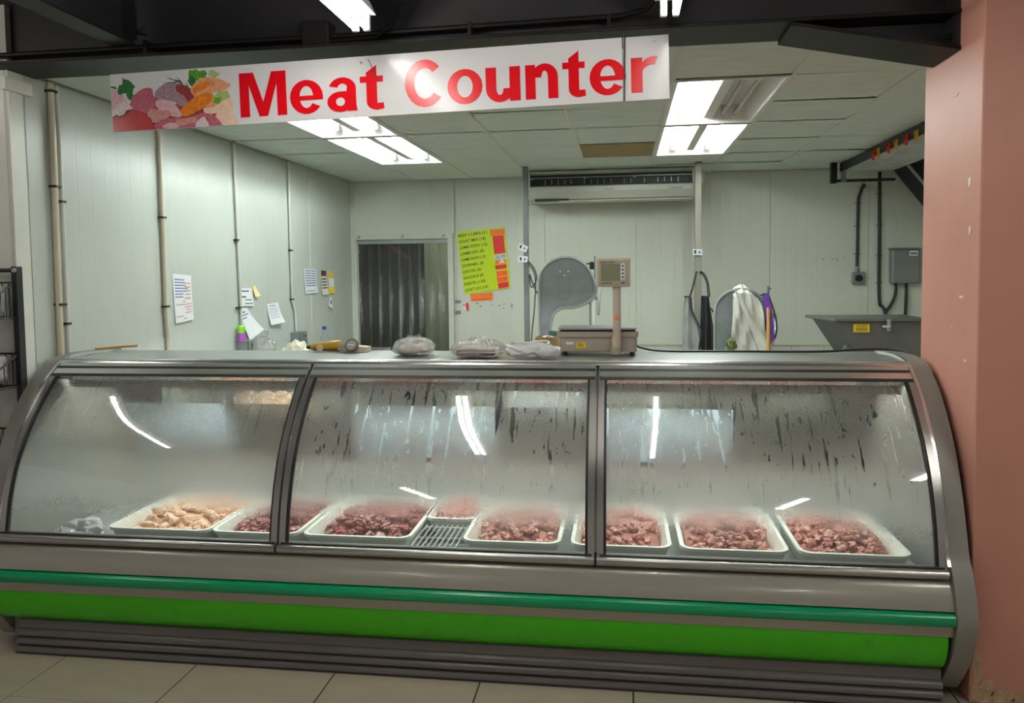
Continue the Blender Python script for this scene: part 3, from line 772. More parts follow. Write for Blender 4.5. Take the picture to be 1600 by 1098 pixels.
def fill(x0, x1, y0, y1, key, n, label, group, peak=0.55, z=0.4165, hgt=0.10, base_mat=None, extra=110):
    """a heap in the tray: a solid low mound (uncountable) with single pieces lying on it"""
    cx, cy = (x0+x1)/2, y0 + (y1-y0)*peak
    def hz(x, y):
        u = (x-x0)/(x1-x0)*2-1; v = (y-y0)/(y1-y0)
        e = max(0.0, 1-abs(u)**4) * min(1.0, v/0.35 + 0.25) * min(1.0, (1-v)/0.15 + 0.1)
        return z + 0.01 + hgt*(0.45 + 0.55*e)*min(1, 0.40 + 1.4*v)
    m = MB()
    m.grid(lambda u, v: (x0+u*(x1-x0), y0+v*(y1-y0), hz(x0+u*(x1-x0), y0+v*(y1-y0)) - 0.014), 8, 8)
    for k in range(extra):
        v = 0.01 + 0.97*random.random(); x = random.uniform(x0+0.008, x1-0.008); y = y0 + v*(y1-y0)
        me = random.choice(CH[key]); q = Matrix.Rotation(random.uniform(0, 6.3), 3, 'Z')
        p0 = Vector((x, y, hz(x, y) - 0.002))
        m.add([p0 + q @ vv.co for vv in me.vertices], [tuple(pp.vertices) for pp in me.polygons])
    o = m.build('meat_heap', base_mat, org=(cx, cy, z), smooth=False)
    tag(o, label.replace('piece of', 'heap under the pieces of'), 'meat', kind='stuff')
    for k in range(n):
        v = 0.50*(k + random.random())/n
        x = random.uniform(x0+0.015, x1-0.015); y = y0 + 0.012 + v*(y1-y0-0.03)
        c = bpy.data.objects.new('meat_chunk', random.choice(CH[key])); COL.objects.link(c)
        c.location = (x, y, hz(x, y) + random.uniform(-0.006, 0.008))
        c.rotation_euler = (random.uniform(-.7,.7), random.uniform(-.7,.7), random.uniform(0, 6.3))
        s = random.uniform(0.8, 1.2); c.scale = (s, s, s)
        tag(c, label, 'meat', group)
Y0, Y1 = 3.142, 3.74
spec = [(-2.29, -1.80, 'chicken', 26, CHICK, 'white tray of peach chicken pieces, leftmost tray in the counter', 'peach coloured raw chicken piece of the leftmost tray', 'chicken pieces in the leftmost tray'),
        (-1.835+0.04, -1.39, 'beef', 34, BEEF, 'white tray of dark red meat behind the left glass divider', 'dark red raw beef piece of the tray behind the left divider', 'beef pieces behind the left divider'),
        (-1.375, -0.89, 'beef', 34, BEEF, 'white tray of dark red meat left of the bare wire rack', 'dark red raw beef piece of the tray left of the bare rack', 'beef pieces left of the bare rack'),
        (-0.67, -0.255, 'goat', 41, PORK, 'white tray of pink diced meat right of the bare wire rack', 'pink diced meat piece of the tray right of the bare rack', 'diced pieces right of the bare rack'),
        (-0.215, 0.196, 'goat', 41, PORK, 'white tray of pink diced meat behind the right glass divider', 'pink diced meat piece of the tray behind the right divider', 'diced pieces behind the right divider'),
        (0.228, 0.655, 'goat', 51, PORK, 'white tray of pink diced meat, second tray from the right end', 'pink diced meat piece of the second tray from the right', 'diced pieces in the second tray from the right'),
        (0.688, 1.115, 'goat', 51, PORK, 'white tray of pink diced meat at the right end of the counter', 'pink diced meat piece of the tray at the right end', 'diced pieces in the right end tray')]
for (x0, x1, key, n, bm2, tl_, cl_, gr_) in spec:
    tray(x0, x1, Y0, Y1, tl_)
    fill(x0+0.04, x1-0.04, Y0+0.045, Y1-0.05, key, n, cl_, gr_, base_mat=bm2)
tray(-0.90, -0.66, 3.42, 3.80, 'small white tray of pink meat behind the bare wire rack')
fill(-0.87, -0.69, 3.46, 3.76, 'goat', 8, 'pink diced meat piece of the small tray behind the wire rack', 'diced pieces in the small rear tray', base_mat=PORK)
rack = thing('wire_rack', (-0.78, 3.24, 0.4155), 'bare chrome wire rack between the trays in the middle of the counter', 'rack')
for k in range(9):
    x = -0.878 + k*0.0235
    MB().tube([(x, 3.085, 0.497), (x, 3.40, 0.497)], 0.0035, 6).build('wire', CHROME, rack)
for y in (3.10, 3.25, 3.39):
    MB().tube([(-0.884, y, 0.490), (-0.684, y, 0.490)], 0.0045, 6).build('cross_wire', CHROME, rack)
for (x, y) in ((-0.882, 3.10), (-0.686, 3.10), (-0.882, 3.39), (-0.686, 3.39)):
    MB().tube([(x, y, 0.4155), (x, y, 0.49)], 0.004, 6).build('foot', CHROME, rack)

def crumple(name, c, size, label, cat, matl, seed, sub=3, amp=0.28, freq=2.2, flat=True):
    m = MB().blob((c[0], c[1], c[2] + size[2]), size, seed=seed, amp=amp, sub=sub, freq=freq)
    zmin = c[2]
    if flat: m.v = [(p[0], p[1], max(p[2], zmin + 0.001)) for p in m.v]
    o = m.build(name, matl, org=c, smooth=False)
    return tag(o, label, cat)
ICEB = film('frosted_bag', opacity=0.80, rough=0.2, gloss=0.12, milk=0.85, bump=0.8, bscale=30)
crumple('plastic_bag', (-2.47, 3.22, 0.4165), (0.11, 0.09, 0.055), 'crumpled clear plastic bag beside the leftmost tray', 'bag', ICEB, 3)
crumple('plastic_bag', (-2.62, 3.16, 0.4165), (0.045, 0.04, 0.03), 'small white plastic wrapper in the left front corner of the counter', 'bag', FILMW, 5)
tag(MB().box(1.128, 1.175, 3.10, 3.13, 0.4165, 0.4185).build('price_ticket', PAPER, org=(1.15, 3.11, 0.4165)), 'tiny white printed ticket at the right corner of the glass', 'ticket')

# ------------------------------------------------------------------ sign
SL, SH, ST = 2.43, 0.2525, 0.006
ang = math.radians(1.1)
sg = thing('shop_sign', (-2.243, 3.242, 2.529), 'long white sign reading Meat Counter in red letters, hung from the beam', 'sign')
sg.rotation_euler = (0, -ang, 0)
so = ORG[sg.name]
def sx(u, v, d=0.0):           # sign coordinates: u along 0..1, v down 0..1
    return (so.x + u*SL, so.y - d, so.z - v*SH)
b0, b1 = sx(0, 1), sx(0.925, 0)
MB().box(b0[0], b1[0] - 0.002, so.y, so.y + ST, b0[2], b1[2]).build('sign_board', SIGNW, sg)
b0, b1 = sx(0.925, 1), sx(1, 0)
MB().box(b0[0] + 0.003, b1[0], so.y - 0.001, so.y + ST, b0[2] - 0.001, b1[2] - 0.001).build('sign_board', SIGNW, sg)
for (u, v) in ((0.025, 0.09), (0.475, 0.10), (0.977, 0.09)):
    p = sx(u, v)
    MB().lathe([(0.006, 0), (0.004, -0.004)], p, 'y', 8).build('screw', GREYL, sg)
MB().tube([sx(0.488, 0.05, .003), sx(0.495, 0.2, .004), sx(0.505, 0.40, .003)], 0.0015, 5).build('loose_wire', BLACKR, sg)
MB().tube([sx(0.929, -0.02, .003), sx(0.926, 1.0, .003)], 0.003, 5).build('cable', BLACKR, sg)

def text_mb(body, height=1.0, bold=0.0, shear=0.0, spacing=1.0):
    cu = bpy.data.curves.new('txt', 'FONT'); cu.body = body; cu.size = 1.0; cu.offset = bold; cu.shear = shear
    cu.space_character = spacing; cu.resolution_u = 4; cu.fill_mode = 'FRONT'
    ob = bpy.data.objects.new('txt', cu); COL.objects.link(ob)
    dg = bpy.context.evaluated_depsgraph_get()
    me = bpy.data.meshes.new_from_object(ob.evaluated_get(dg))
    vs = [tuple(v.co) for v in me.vertices]; fs = [tuple(p.vertices) for p in me.polygons]
    bpy.data.objects.remove(ob); bpy.data.curves.remove(cu); bpy.data.meshes.remove(me)
    x0 = min(v[0] for v in vs); x1 = max(v[0] for v in vs); y0 = min(v[1] for v in vs); y1 = max(v[1] for v in vs)
    return [((v[0]-x0)/(x1-x0), (v[1]-y0)/(y1-y0)) for v in vs], fs
def place_text(name, body, fn, mtl, parent, **k):
    vs, fs = text_mb(body, **k)
    m = MB(); m.add([fn(a, b) for a, b in vs], fs)
    return m.build(name, mtl, parent, fixn=False)
def arc_ring(cx, cy, ro, ri, a0, a1, n=20):
    """part of a ring between two ellipses, as quads"""
    vs = []; fs = []
    for k in range(n + 1):
        a = math.radians(a0 + (a1 - a0)*k/n)
        vs += [(cx + ro[0]*math.cos(a), cy + ro[1]*math.sin(a)), (cx + ri[0]*math.cos(a), cy + ri[1]*math.sin(a))]
    for k in range(n): fs.append((2*k, 2*k+2, 2*k+3, 2*k+1))
    return vs, fs
def poly(*p): return list(p), [tuple(range(len(p)))]
def rect(x0, y0, x1, y1): return poly((x0,y0),(x1,y0),(x1,y1),(x0,y1))
GL = {   # heavy grotesque letters, cap height 1, x-height 0.74
 'M': (0.98, [rect(0,0,.20,1), rect(.78,0,.98,1), poly((.20,1),(.20,.72),(.40,0),(.49,0),(.49,.33),(.30,1)), poly((.78,1),(.68,1),(.49,.33),(.49,0),(.58,0),(.78,.72))]),
 'e': (0.66, [arc_ring(.33,.37,(.33,.385),(.135,.245),0,325), rect(.135,.295,.655,.40), poly((.655,.295),(.66,.37),(.655,.40),(.50,.40),(.50,.295))]),
 'a': (0.66, [arc_ring(.315,.50,(.275,.255),(.10,.115),0,165), rect(.40,.13,.59,.52), poly((.40,.13),(.41,0),(.61,0),(.59,.13)), arc_ring(.27,.215,(.27,.23),(.09,.095),0,360), rect(.27,.345,.42,.445), ]),
 't': (0.42, [rect(.11,.16,.30,.74), poly((.11,.82),(.11,.74),(.30,.74),(.30,.98)), rect(0,.60,.41,.74), arc_ring(.30,.17,(.19,.185),(.0,.03),180,270,8), poly((.30,-.015),(.42,.01),(.41,.145),(.30,.14))]),
 'C': (0.92, [arc_ring(.47,.5,(.47,.52),(.25,.34),42,322)]),
 'o': (0.72, [arc_ring(.36,.37,(.36,.385),(.16,.235),0,360)]),
 'u': (0.65, [rect(0,.28,.20,.74), rect(.45,0,.65,.74), arc_ring(.265,.28,(.265,.295),(.065,.14),180,360), rect(.33,.0,.46,.0001)]),
 'n': (0.65, [rect(0,0,.20,.74), rect(.45,0,.65,.46), arc_ring(.385,.46,(.265,.295),(.065,.14),0,180)]),
 'r': (0.43, [rect(0,0,.20,.74), arc_ring(.40,.42,(.26,.335),(.20,.16),85,180,10), poly((.40,.58),(.42,.755),(.46,.74),(.41,.575))]),
}
def letter(ch, px0, px1, name='letter'):
    wch, parts = GL[ch]
    m = MB()
    for vs, fs in parts:
        pp = []
        for (a, b) in vs:
            u = px0 + (px1 - px0)*a/wch
            pp.append(sx(u, 0.885 - 0.745*b, 0.0012 + 0.00012*parts.index((vs, fs))))
        m.add(pp, fs)
    return m.build(name, SIGNR, sg, fixn=False)
LETTERS = [('M', 0.2491, 0.3366), ('e', 0.3426, 0.4039), ('a', 0.4110, 0.4704), ('t', 0.4717, 0.5143), ('C', 0.5522, 0.6210), ('o', 0.6267, 0.6879), ('u', 0.6935, 0.7527), ('n', 0.7615, 0.8167), ('t', 0.8243, 0.8628), ('e', 0.8692, 0.9295), ('r', 0.9379, 0.9786)]
for ch, u0, u1 in LETTERS:
    letter(ch, u0, u1)

# printed picture of meat and vegetables, flat shapes in print
def cropuv(px, py):
    ax, ay, bx, by = 5813.0, -423.0, 75.0, 585.0
    dx, dy = px - 60, py - 130
    det = ax*by - ay*bx
    return ((dx*by - dy*bx)/det, (ax*dy - ay*dx)/det)
pm = {}
def pmat(n, c, d, sc=18):
    pm[n] = len(plist); plist.append(mat('print_' + n, c, 0.2, var=0.5, vscale=sc*3.5, dark=d, spec=0.35)); return pm[n]
plist = []
pmat('maroon', (0.20,0.02,0.02,1), (0.09,0.01,0.01,1))
pmat('green', (0.05,0.22,0.06,1), (0.01,0.07,0.02,1), 40)
pmat('leaf', (0.16,0.38,0.04,1), (0.04,0.15,0.02,1), 40)
pmat('pinkmeat', (0.50,0.16,0.20,1), (0.33,0.06,0.09,1), 30)
pmat('mauve', (0.36,0.27,0.32,1), (0.24,0.13,0.17,1), 22)
pmat('darkmeat', (0.30,0.06,0.06,1), (0.18,0.03,0.03,1), 25)
pmat('chicken', (0.70,0.35,0.20,1), (0.58,0.22,0.10,1), 14)
pmat('carrot', (0.75,0.24,0.03,1), (0.52,0.13,0.015,1), 14)
pmat('pale', (0.74,0.56,0.44,1), (0.66,0.42,0.30,1), 14)
pmat('sausage', (0.58,0.30,0.28,1), (0.45,0.18,0.16,1), 18)
pmat('mince', (0.52,0.06,0.06,1), (0.27,0.015,0.02,1), 70)
pmat('garlic', (0.72,0.64,0.62,1), (0.52,0.40,0.42,1), 30)
pmat('stem', (0.08,0.11,0.09,1), (0.04,0.06,0.05,1), 30)
pmat('lettuce', (0.42,0.50,0.20,1), (0.25,0.35,0.10,1), 40)
pmat('pinkpale', (0.66,0.44,0.46,1), (0.55,0.30,0.32,1), 16)
pic = MB(); lay = [0]
def shape(k, pts, smooth=True):
    lay[0] += 1
    P = [Vector((p[0], p[1], 0)) for p in pts]
    if smooth:
        out = []; n = len(P)
        for i in range(n):
            p0, p1, p2, p3 = P[i-1], P[i], P[(i+1) % n], P[(i+2) % n]
            for q in range(4):
                t = q/4
                out.append(0.5*((2*p1)+(p2-p0)*t+(2*p0-5*p1+4*p2-p3)*t*t+(3*p1-p0-3*p2+p3)*t**3))
        P = out
    vs = []
    for p in P:
        u, v = cropuv(p.x, p.y)
        vs.append(sx(max(u, 0.001), min(max(v, 0.01), 0.995), 0.0004 + 0.00003*lay[0]))
    pic.add(vs, [tuple(range(len(vs)))], pm[k])
def ell(k, cx, cy, a, b, r=0.0, wob=0.1, n=10):
    s = lay[0]
    pts = []
    for i in range(n):
        t = 2*PI*i/n; q = 1 + wob*noise.noise(Vector((math.cos(t)*1.5, math.sin(t)*1.5, s*2.1)))*2
        x, y = a*q*math.cos(t), b*q*math.sin(t)
        pts.append((cx + x*math.cos(r) - y*math.sin(r), cy + x*math.sin(r) + y*math.cos(r)))
    shape(k, pts)
shape('maroon', [(110,560),(135,714),(700,680),(1100,655),(1400,635),(1460,560),(1200,470),(900,480),(500,470),(250,480)], False)
shape('darkmeat', [(330,400),(560,340),(800,420),(1050,380),(1250,420),(1200,520),(700,600),(350,520)])
shape('pinkpale', [(88,290),(160,300),(240,350),(235,400),(170,450),(130,490),(105,480)])
ell('green', 270, 260, 100, 58, 0.2, 0.35, 12); ell('green', 210, 285, 60, 40, 0, 0.3); ell('green', 310, 340, 45, 45, 0, 0.3); ell('green', 120, 262, 40, 14, 0.2, 0.3)
shape('pinkmeat', [(345,340),(430,280),(500,258),(560,270),(575,330),(610,380),(600,470),(520,520),(420,490),(340,470),(320,400)])
shape('mauve', [(600,290),(680,225),(780,200),(900,220),(980,260),(1040,330),(1010,400),(900,440),(820,400),(700,375),(620,370),(590,330)])
shape('darkmeat', [(830,230),(920,225),(1000,270),(1040,340),(980,400),(920,330),(840,290)])
for q in ((670,130,900,215),(650,210,830,200),(810,130,900,215),(700,160,880,190),(930,190,960,240)):
    a = Vector(q[:2]); b = Vector(q[2:]); n = Vector((-(b-a).y, (b-a).x)).normalized()*7
    shape('stem', [a, b+n, b-n], False)
ell('leaf', 1020, 120, 75, 55, 0.3, 0.35, 12); ell('leaf', 1110, 110, 60, 40, 0, 0.35, 12); ell('green', 1000, 185, 45, 50, 0, 0.3); ell('lettuce', 1240, 115, 60, 35, 0.2, 0.35, 12)
shape('chicken', [(995,270),(1040,200),(1120,155),(1220,145),(1320,165),(1380,190),(1440,215),(1400,260),(1280,290),(1150,310),(1080,360),(1020,320)])
shape('carrot', [(1030,260),(1100,200),(1200,190),(1190,240),(1100,280),(1040,310)])
shape('chicken', [(1180,420),(1260,370),(1320,420),(1280,460),(1190,460)])
ell('lettuce', 1340, 340, 95, 60, -0.4, 0.3, 12); ell('leaf', 1300, 370, 40, 35, 0, 0.35)
shape('carrot', [(900,470),(960,410),(1080,330),(1180,300),(1250,315),(1235,380),(1130,460),(1010,525),(930,540),(905,510)])
shape('pinkpale', [(610,390),(680,372),(780,395),(860,450),(910,520),(890,550),(800,540),(700,500),(620,450)])
shape('sausage', [(525,500),(560,470),(680,480),(700,500),(620,530),(560,560),(525,540)])
shape('pale', [(1155,450),(1220,450),(1300,420),(1400,360),(1460,360),(1480,470),(1350,490),(1260,510),(1170,500)])
shape('sausage', [(570,560),(640,500),(740,480),(790,510),(750,560),(650,600),(590,610)])
shape('pinkmeat', [(600,640),(680,580),(800,560),(950,550),(1060,530),(1150,500),(1200,540),(1120,620),(950,655),(760,672),(640,685)])
shape('sausage', [(850,580),(960,560),(1060,545),(1080,590),(980,620),(880,640)])
shape('pinkpale', [(700,650),(770,610),(850,610),(880,650),(800,670)])
shape('pale', [(1290,520),(1380,490),(1460,490),(1540,570),(1530,610),(1400,630),(1330,590)])
shape('pinkmeat', [(1190,510),(1270,520),(1370,610),(1360,640),(1240,640),(1210,570)])
shape('mince', [(130,570),(230,560),(330,500),(420,490),(500,530),(560,590),(600,640),(600,685),(140,714)], True)
shape('garlic', [(155,470),(220,430),(265,350),(280,400),(330,450),(345,475),(280,490),(250,530),(180,545)])
shape('garlic', [(1075,610),(1110,570),(1165,540),(1210,590),(1225,640),(1150,652),(1080,650)])
pic.build('meat_picture', plist, sg, fixn=False)['kind'] = 'stuff'

# ------------------------------------------------------------------ left wall services and papers
def wall_pipe(y0, z0, y1, z1, r, label, mtl, extra=None, clips=(), dx=0.0):
    t = thing('wall_pipe', (WL + r + 0.004 + dx, y1, z1), label, 'pipe')
    pts = [(WL + r + 0.004 + dx, y0, z0)] + (extra or []) + [(WL + r + 0.004 + dx, y1, z1)]
    MB().tube(pts, r, 10).build('pipe', mtl, t, smooth=True)
    for z in clips:
        MB().box(WL + 0.001, WL + 2*r + 0.009 + dx, y0 - r - 0.006, y0 + r + 0.006, z - 0.006, z + 0.006).build('clip', BLACKR, t)
    return t
wall_pipe(3.595, 2.60, 3.58, 0.9, 0.016, 'thick cream pipe up the left wall nearest the front', CREAM, clips=(2.56,2.09,1.5))
wall_pipe(3.645, 2.60, 3.65, 0.9, 0.010, 'thin pale pipe tied beside the thick cream pipe', PVCW, [(WL+0.014, 3.65, 1.45)], clips=(2.02,1.40))
wall_pipe(4.515, 2.60, 4.55, 0.9, 0.014, 'second pipe from the front on the left wall', CREAM, [(WL+0.018, 4.52, 1.4)], clips=(2.0,1.45))
wall_pipe(5.455, 2.60, 5.50, 1.16, 0.011, 'white pipe down to the lower socket on the left wall', PVCW, clips=(1.9,1.4))
wall_pipe(6.405, 2.60, 6.48, 1.15, 0.011, 'white pipe down to the farther socket on the left wall', PVCW, [(WL+0.015, 6.41, 1.42), (WL+0.015, 6.46, 1.34)], clips=(1.85,1.43))
tag(MB().box(WL, WL + 0.006, 6.862, 6.874, 1.1, 2.6).build('trim_8', TRIMW), kind='structure')
def socket(y0, y1, z0, z1, label):
    t = thing('socket_box', (WL, (y0+y1)/2, z0), label, 'socket')
    ym = (y0+y1)/2 - 0.01
    MB().box(WL, WL + 0.05, y0, ym, z0, z1).build('switch_half', BOXG, t, bevel=0.006)
    MB().box(WL, WL + 0.065, ym + 0.003, y1, z0 + 0.006, z1).build('socket_half', BOXG, t, bevel=0.006)
    for z in (z0 + 0.03, (z0+z1)/2, z1 - 0.025):
        MB().box(WL + 0.065, WL + 0.078, ym + 0.03, y1 - 0.03, z - 0.01, z + 0.01).build('knob', BOXG, t, bevel=0.004)
socket(5.42, 5.62, 1.03, 1.15, 'grey socket box under the coloured spray can on the left wall')
socket(6.39, 6.60, 1.012, 1.147, 'grey socket box low on the left wall near the door')

def paper(name, quad, label, mtl, marks=None, cat='paper', curl=0.012, wall='L', group=None):
    """quad: 4 (along, z) corners: top-left, top-right, bottom-right, bottom-left as seen"""
    q = [Vector(p) for p in quad]
    def P(u, v, d):
        p = (q[0]*(1-u) + q[1]*u)*(1-v) + (q[3]*(1-u) + q[2]*u)*v
        off = 0.003 + curl*v*v*(0.4 + 0.6*u) + d
        return (WL + off, p.x, p.y) if wall == 'L' else (p.x, BW - off, p.y)
    c = P(0.5, 1, 0)
    t = thing(name, c, label, cat, group)
    m = MB(); m.grid(lambda u, v: P(u, v, 0), 4, 6); m.grid(lambda u, v: P(u, v, -0.0006), 4, 6)
    m.build('sheet', mtl, t, fixn=False, smooth=True)
    if marks:
        for (mm, lst) in marks:
            k = MB()
            for (u0, v0, u1, v1) in lst:
                k.add([P(u0, v0, 0.0008), P(u1, v0, 0.0008), P(u1, v1, 0.0008), P(u0, v1, 0.0008)], [(0,1,2,3)])
            k.build('printing', mm, t, fixn=False)['kind'] = 'stuff'
    t['_'] = 0; del t['_']
    return t, P
REDS = mat('receipt_print', (0.62, 0.42, 0.38, 1), 0.6)
rr = random.Random(3)
paper('receipt_sheet', [(4.628,1.655),(4.845,1.64),(4.842,1.35),(4.64,1.335)], 'long sheet covered in pasted receipts on the left wall', PAPER,
      [(INKB, [(0.08, 0.10+0.06*i, rr.uniform(.5,.95), 0.125+0.06*i) for i in range(7)]), (REDS, [(rr.choice((.1,.55,.62)), .5+.06*i, rr.choice((.45,.9,.95)), .53+.06*i) for i in range(8)] + [(0.62, 0.16+.08*i, 0.92, 0.2+.08*i) for i in range(5)])])
paper('note_sheet', [(5.497,1.545),(5.70,1.54),(5.704,1.40),(5.50,1.41)], 'square white handwritten note beside the second white pipe', PAPER, [(INK, [(0.08,0.14,0.75,0.2),(0.1,0.45,0.5,0.52),(0.4,0.62,0.9,0.67),(0.35,0.82,0.95,0.87)])])
paper('sticky_note', [(5.714,1.56),(5.77,1.555),(5.79,1.48),(5.735,1.47)], 'small yellow sticky note beside the handwritten note', mat('sticky_yellow', (0.80,0.70,0.32,1), 0.6), curl=0.03)
paper('loose_sheet', [(5.478,1.392),(5.61,1.395),(5.785,1.215),(5.605,1.145)], 'white sheet hanging askew beneath the handwritten note', PAPER, [(INKB, [(0.1,0.12,0.6,0.17),(0.15,0.22,0.8,0.26),(0.1,0.32,0.5,0.36)])], curl=0.05)
paper('note_sheet', [(5.948,1.407),(6.16,1.412),(6.20,1.247),(5.985,1.234)], 'white note with curled lower edge between the two sockets', PAPER, [(INKB, [(0.2,0.1,0.7,0.14)] + [(0.1,0.24+.09*i,0.85,0.26+.09*i) for i in range(6)])], curl=0.04)
paper('notice_sheet', [(6.712,1.695),(6.99,1.69),(6.996,1.47),(6.72,1.468)], 'white printed notice near the corner of the left wall', PAPER, [(INKB, [(0.08,0.06+.1*i,0.95,0.10+.1*i) for i in range(7)] + [(0.1,0.88,0.8,0.91)])])
paper('price_flyer', [(7.105,1.685),(7.245,1.682),(7.253,1.45),(7.115,1.445)], 'narrow flyer with black heading, left of the pair by the door', mat('flyer_cream', (0.74,0.72,0.60,1), 0.5), [(INK, [(0.05,0.02,0.95,0.22)] + [(0.1,0.34+.12*i,0.9,0.39+.12*i) for i in range(4)]), (YEL, [(0.3,0.06,0.7,0.18)]), (REDL, [(0.05,0.22,0.95,0.26)])], curl=0.02)
paper('price_flyer', [(7.284,1.675),(7.425,1.672),(7.441,1.455),(7.295,1.452)], 'narrow yellow flyer, right of the pair by the door', mat('flyer_yellow', (0.78,0.62,0.10,1), 0.5), [(PAPER, [(0.0,0.32,1.0,0.70)]), (INKB, [(0.1,0.36+.09*i,0.9,0.40+.09*i) for i in range(4)])])
paper('paper_tag', [(7.318,1.42),(7.386,1.418),(7.327,1.307),(7.262,1.335)], 'small white tag hanging askew under the yellow flyer', PAPER, [(INK, [(0.4,0.3,0.7,0.7)])], curl=0.03)

# spray can on its bracket
sc = thing('spray_can', (WL + 0.04, 5.43, 1.152), 'purple and green spray can standing on the lower socket box', 'can')
MB().lathe([(0.028, 1.152), (0.028, 1.215)], (WL+0.04, 5.435, 0), 'z', 16).build('can_body', mat('can_purple', (0.45,0.10,0.50,1), 0.35), sc, smooth=True)
MB().lathe([(0.0285, 1.215), (0.0285, 1.26), (0.02, 1.27)], (WL+0.04, 5.435, 0), 'z', 16).build('label_band', mat('can_green', (0.25,0.65,0.03,1), 0.35), sc, smooth=True)
MB().lathe([(0.010, 1.27), (0.008, 1.31), (0.004, 1.32)], (WL+0.04, 5.435, 0), 'z', 10).build('nozzle', GREYL, sc, smooth=True)

# neon price poster on the back wall
pq = [(-1.700,2.066),(-1.192,2.104),(-1.138,1.482),(-1.622,1.418)]
po, PP = paper('price_poster', pq, 'neon yellow handwritten price list hung askew beside the doorway', NEON, cat='poster', curl=0.012, wall='B')
lines = [('BEEF CUBES (1)', .60), ('GOAT MIX (18)', .56), ('LAMB STEW (12)', .58), ('LAMB LEG (8)', .50), ('LAMB SHOS (12)', .52), ('COWHEEL (8)', .46), ('OXTAIL (6)', .40), ('KNUCKLE (8)', .43), ('RIBEYE (120)', .46), ('GOAT LEG (16)', .50)]
for i, (s, wd) in enumerate(lines):
    v0 = 0.045 + i*0.097
    place_text('handwriting', s, lambda a, b, v0=v0, wd=wd: PP(0.025 + a*wd, v0 + (1-b)*0.058 - 0.02*a, 0.0015), INK, po, bold=0.012, shear=0.1)
for (nm, mt_, u0, v0, u1, v1) in (('price_label', ORANGE, .69, .02, .99, .12), ('price_label', REDL, .73, .125, .96, .42), ('price_label', PAPER, .72, .43, .97, .51), ('price_label', ORANGE, .73, .525, .96, .59), ('price_label', REDL, .72, .60, .96, .67), ('price_label', ORANGE, .73, .695, .97, .79), ('price_label', ORANGE, .73, .795, .97, .89), ('price_label', REDL, .74, .895, .97, .985)):
    k = MB(); k.add([PP(u0,v0,.001), PP(u1,v0,.001), PP(u1,v1,.001), PP(u0,v1,.001)], [(0,1,2,3)]); k.build(nm, mt_, po, fixn=False)
place_text('price_figures', '26.99', lambda a, b: PP(.74 + a*.21, .50 - b*.06, .0018), INKB, po, bold=0.01)
place_text('price_figures', '21.99', lambda a, b: PP(.75 + a*.19, .775 - b*.06, .0018), REDL, po)
place_text('price_figures', '54.99', lambda a, b: PP(.75 + a*.19, .875 - b*.06, .0018), REDL, po)
k = MB(); k.add([PP(.80,.575,.0016), PP(.94,.575,.0016), PP(.87,.50,.0016)], [(0,1,2)]); k.build('price_label', PAPER, po, fixn=False)
paper('price_strip', [(-1.565,1.42),(-1.325,1.436),(-1.325,1.36),(-1.555,1.345)], 'orange price strip peeking out below the neon poster', ORANGE, [(REDL, [(0.1,0.75,0.9,0.85)])], wall='B', curl=0.006)
paper('price_ticket', [(-1.652,1.325),(-1.585,1.33),(-1.575,1.25),(-1.64,1.245)], 'small white ticket with red flap below the poster', PAPER, [(REDL, [(0.55,0.0,1.0,1.0)]), (INK, [(0.1,0.2,0.4,0.35)])], wall='B')
for z_, lb_ in ((1.325, 'upper grey tape patch by the door frame below the poster'), (1.215, 'lower grey tape patch by the door frame below the poster')):
    tag(MB().box(-1.725, -1.665, BW-0.006, BW, z_, z_ + 0.035).build('tape_patch', BOXG, org=(-1.695, BW, z_), bevel=0.002), lb_, 'tape')
ST_ = mat('wall_stain', (0.16, 0.15, 0.12, 1), 0.6)
m = MB()
for k in range(26):
    x = -1.53 + rr.random()*0.45; z = 1.30 - (x+1.53)*0.05 + rr.uniform(-0.02, 0.03); s = rr.uniform(0.003, 0.012)
    m.box(x, x + s*2, BW-0.0015, BW, z, z + s*0.6)
for k in range(14):
    x = 1.93 + rr.random()*0.2; z = 1.73 + rr.uniform(-0.02, 0.02) ; s = rr.uniform(0.003, 0.010)
    m.box(x, x + s*2.2, BW-0.0015, BW, z, z + s*0.6)
o = m.build('wall_stain', ST_, wb); o['kind'] = 'stuff'

# ------------------------------------------------------------------ posts, air conditioner
def post(x0, x1, label, mtl):
    o = thing('steel_post', ((x0+x1)/2, 7.2, 0), label, 'post')
    MB().box(x0, x1, 7.2, 7.25, 0.012, CZ - 0.004).build('shaft', mtl, o, bevel=0.004)
    MB().box(x0-0.04, x1+0.04, 7.16, 7.29, 0, 0.012).build('base_plate', mtl, o)
    return o
POSTG = mat('post_grey', (0.20, 0.215, 0.22, 1), 0.4, 0.4, var=0.2, vscale=6)
POSTL = mat('post_worn', (0.36, 0.34, 0.29, 1), 0.5, 0.2, var=0.35, vscale=9, stretch=(1,1,0.2))
post(-0.902, -0.855, 'dark grey square post left of the air conditioner', POSTG)
post(0.648, 0.705, 'worn pale square post right of the air conditioner', POSTL)
def tagcard(x, z, rot, label, wd=0.085, ht=0.055):
    t = thing('id_card', (x, 7.19, z), label, 'card', 'white cards taped to the posts')
    t.rotation_euler = (0, rot, 0)
    MB().box(x-wd/2, x+wd/2, 7.185, 7.188, z-ht/2, z+ht/2).build('card', PAPER, t)
    MB().box(x-wd*0.36, x-wd*0.14, 7.1835, 7.185, z-ht*0.25, z+ht*0.3).build('photo', INK, t)
    MB().lathe([(ht*0.22, 0), (ht*0.22, -0.0015)], (x+wd*0.2, 7.185, z), 'y', 12).build('stamp', INKB, t)
tagcard(-0.905, 1.865, 0.42, 'white card taped askew to the left post, upper one')
tagcard(-0.905, 1.76, 0.08, 'white card taped to the left post, lower one')
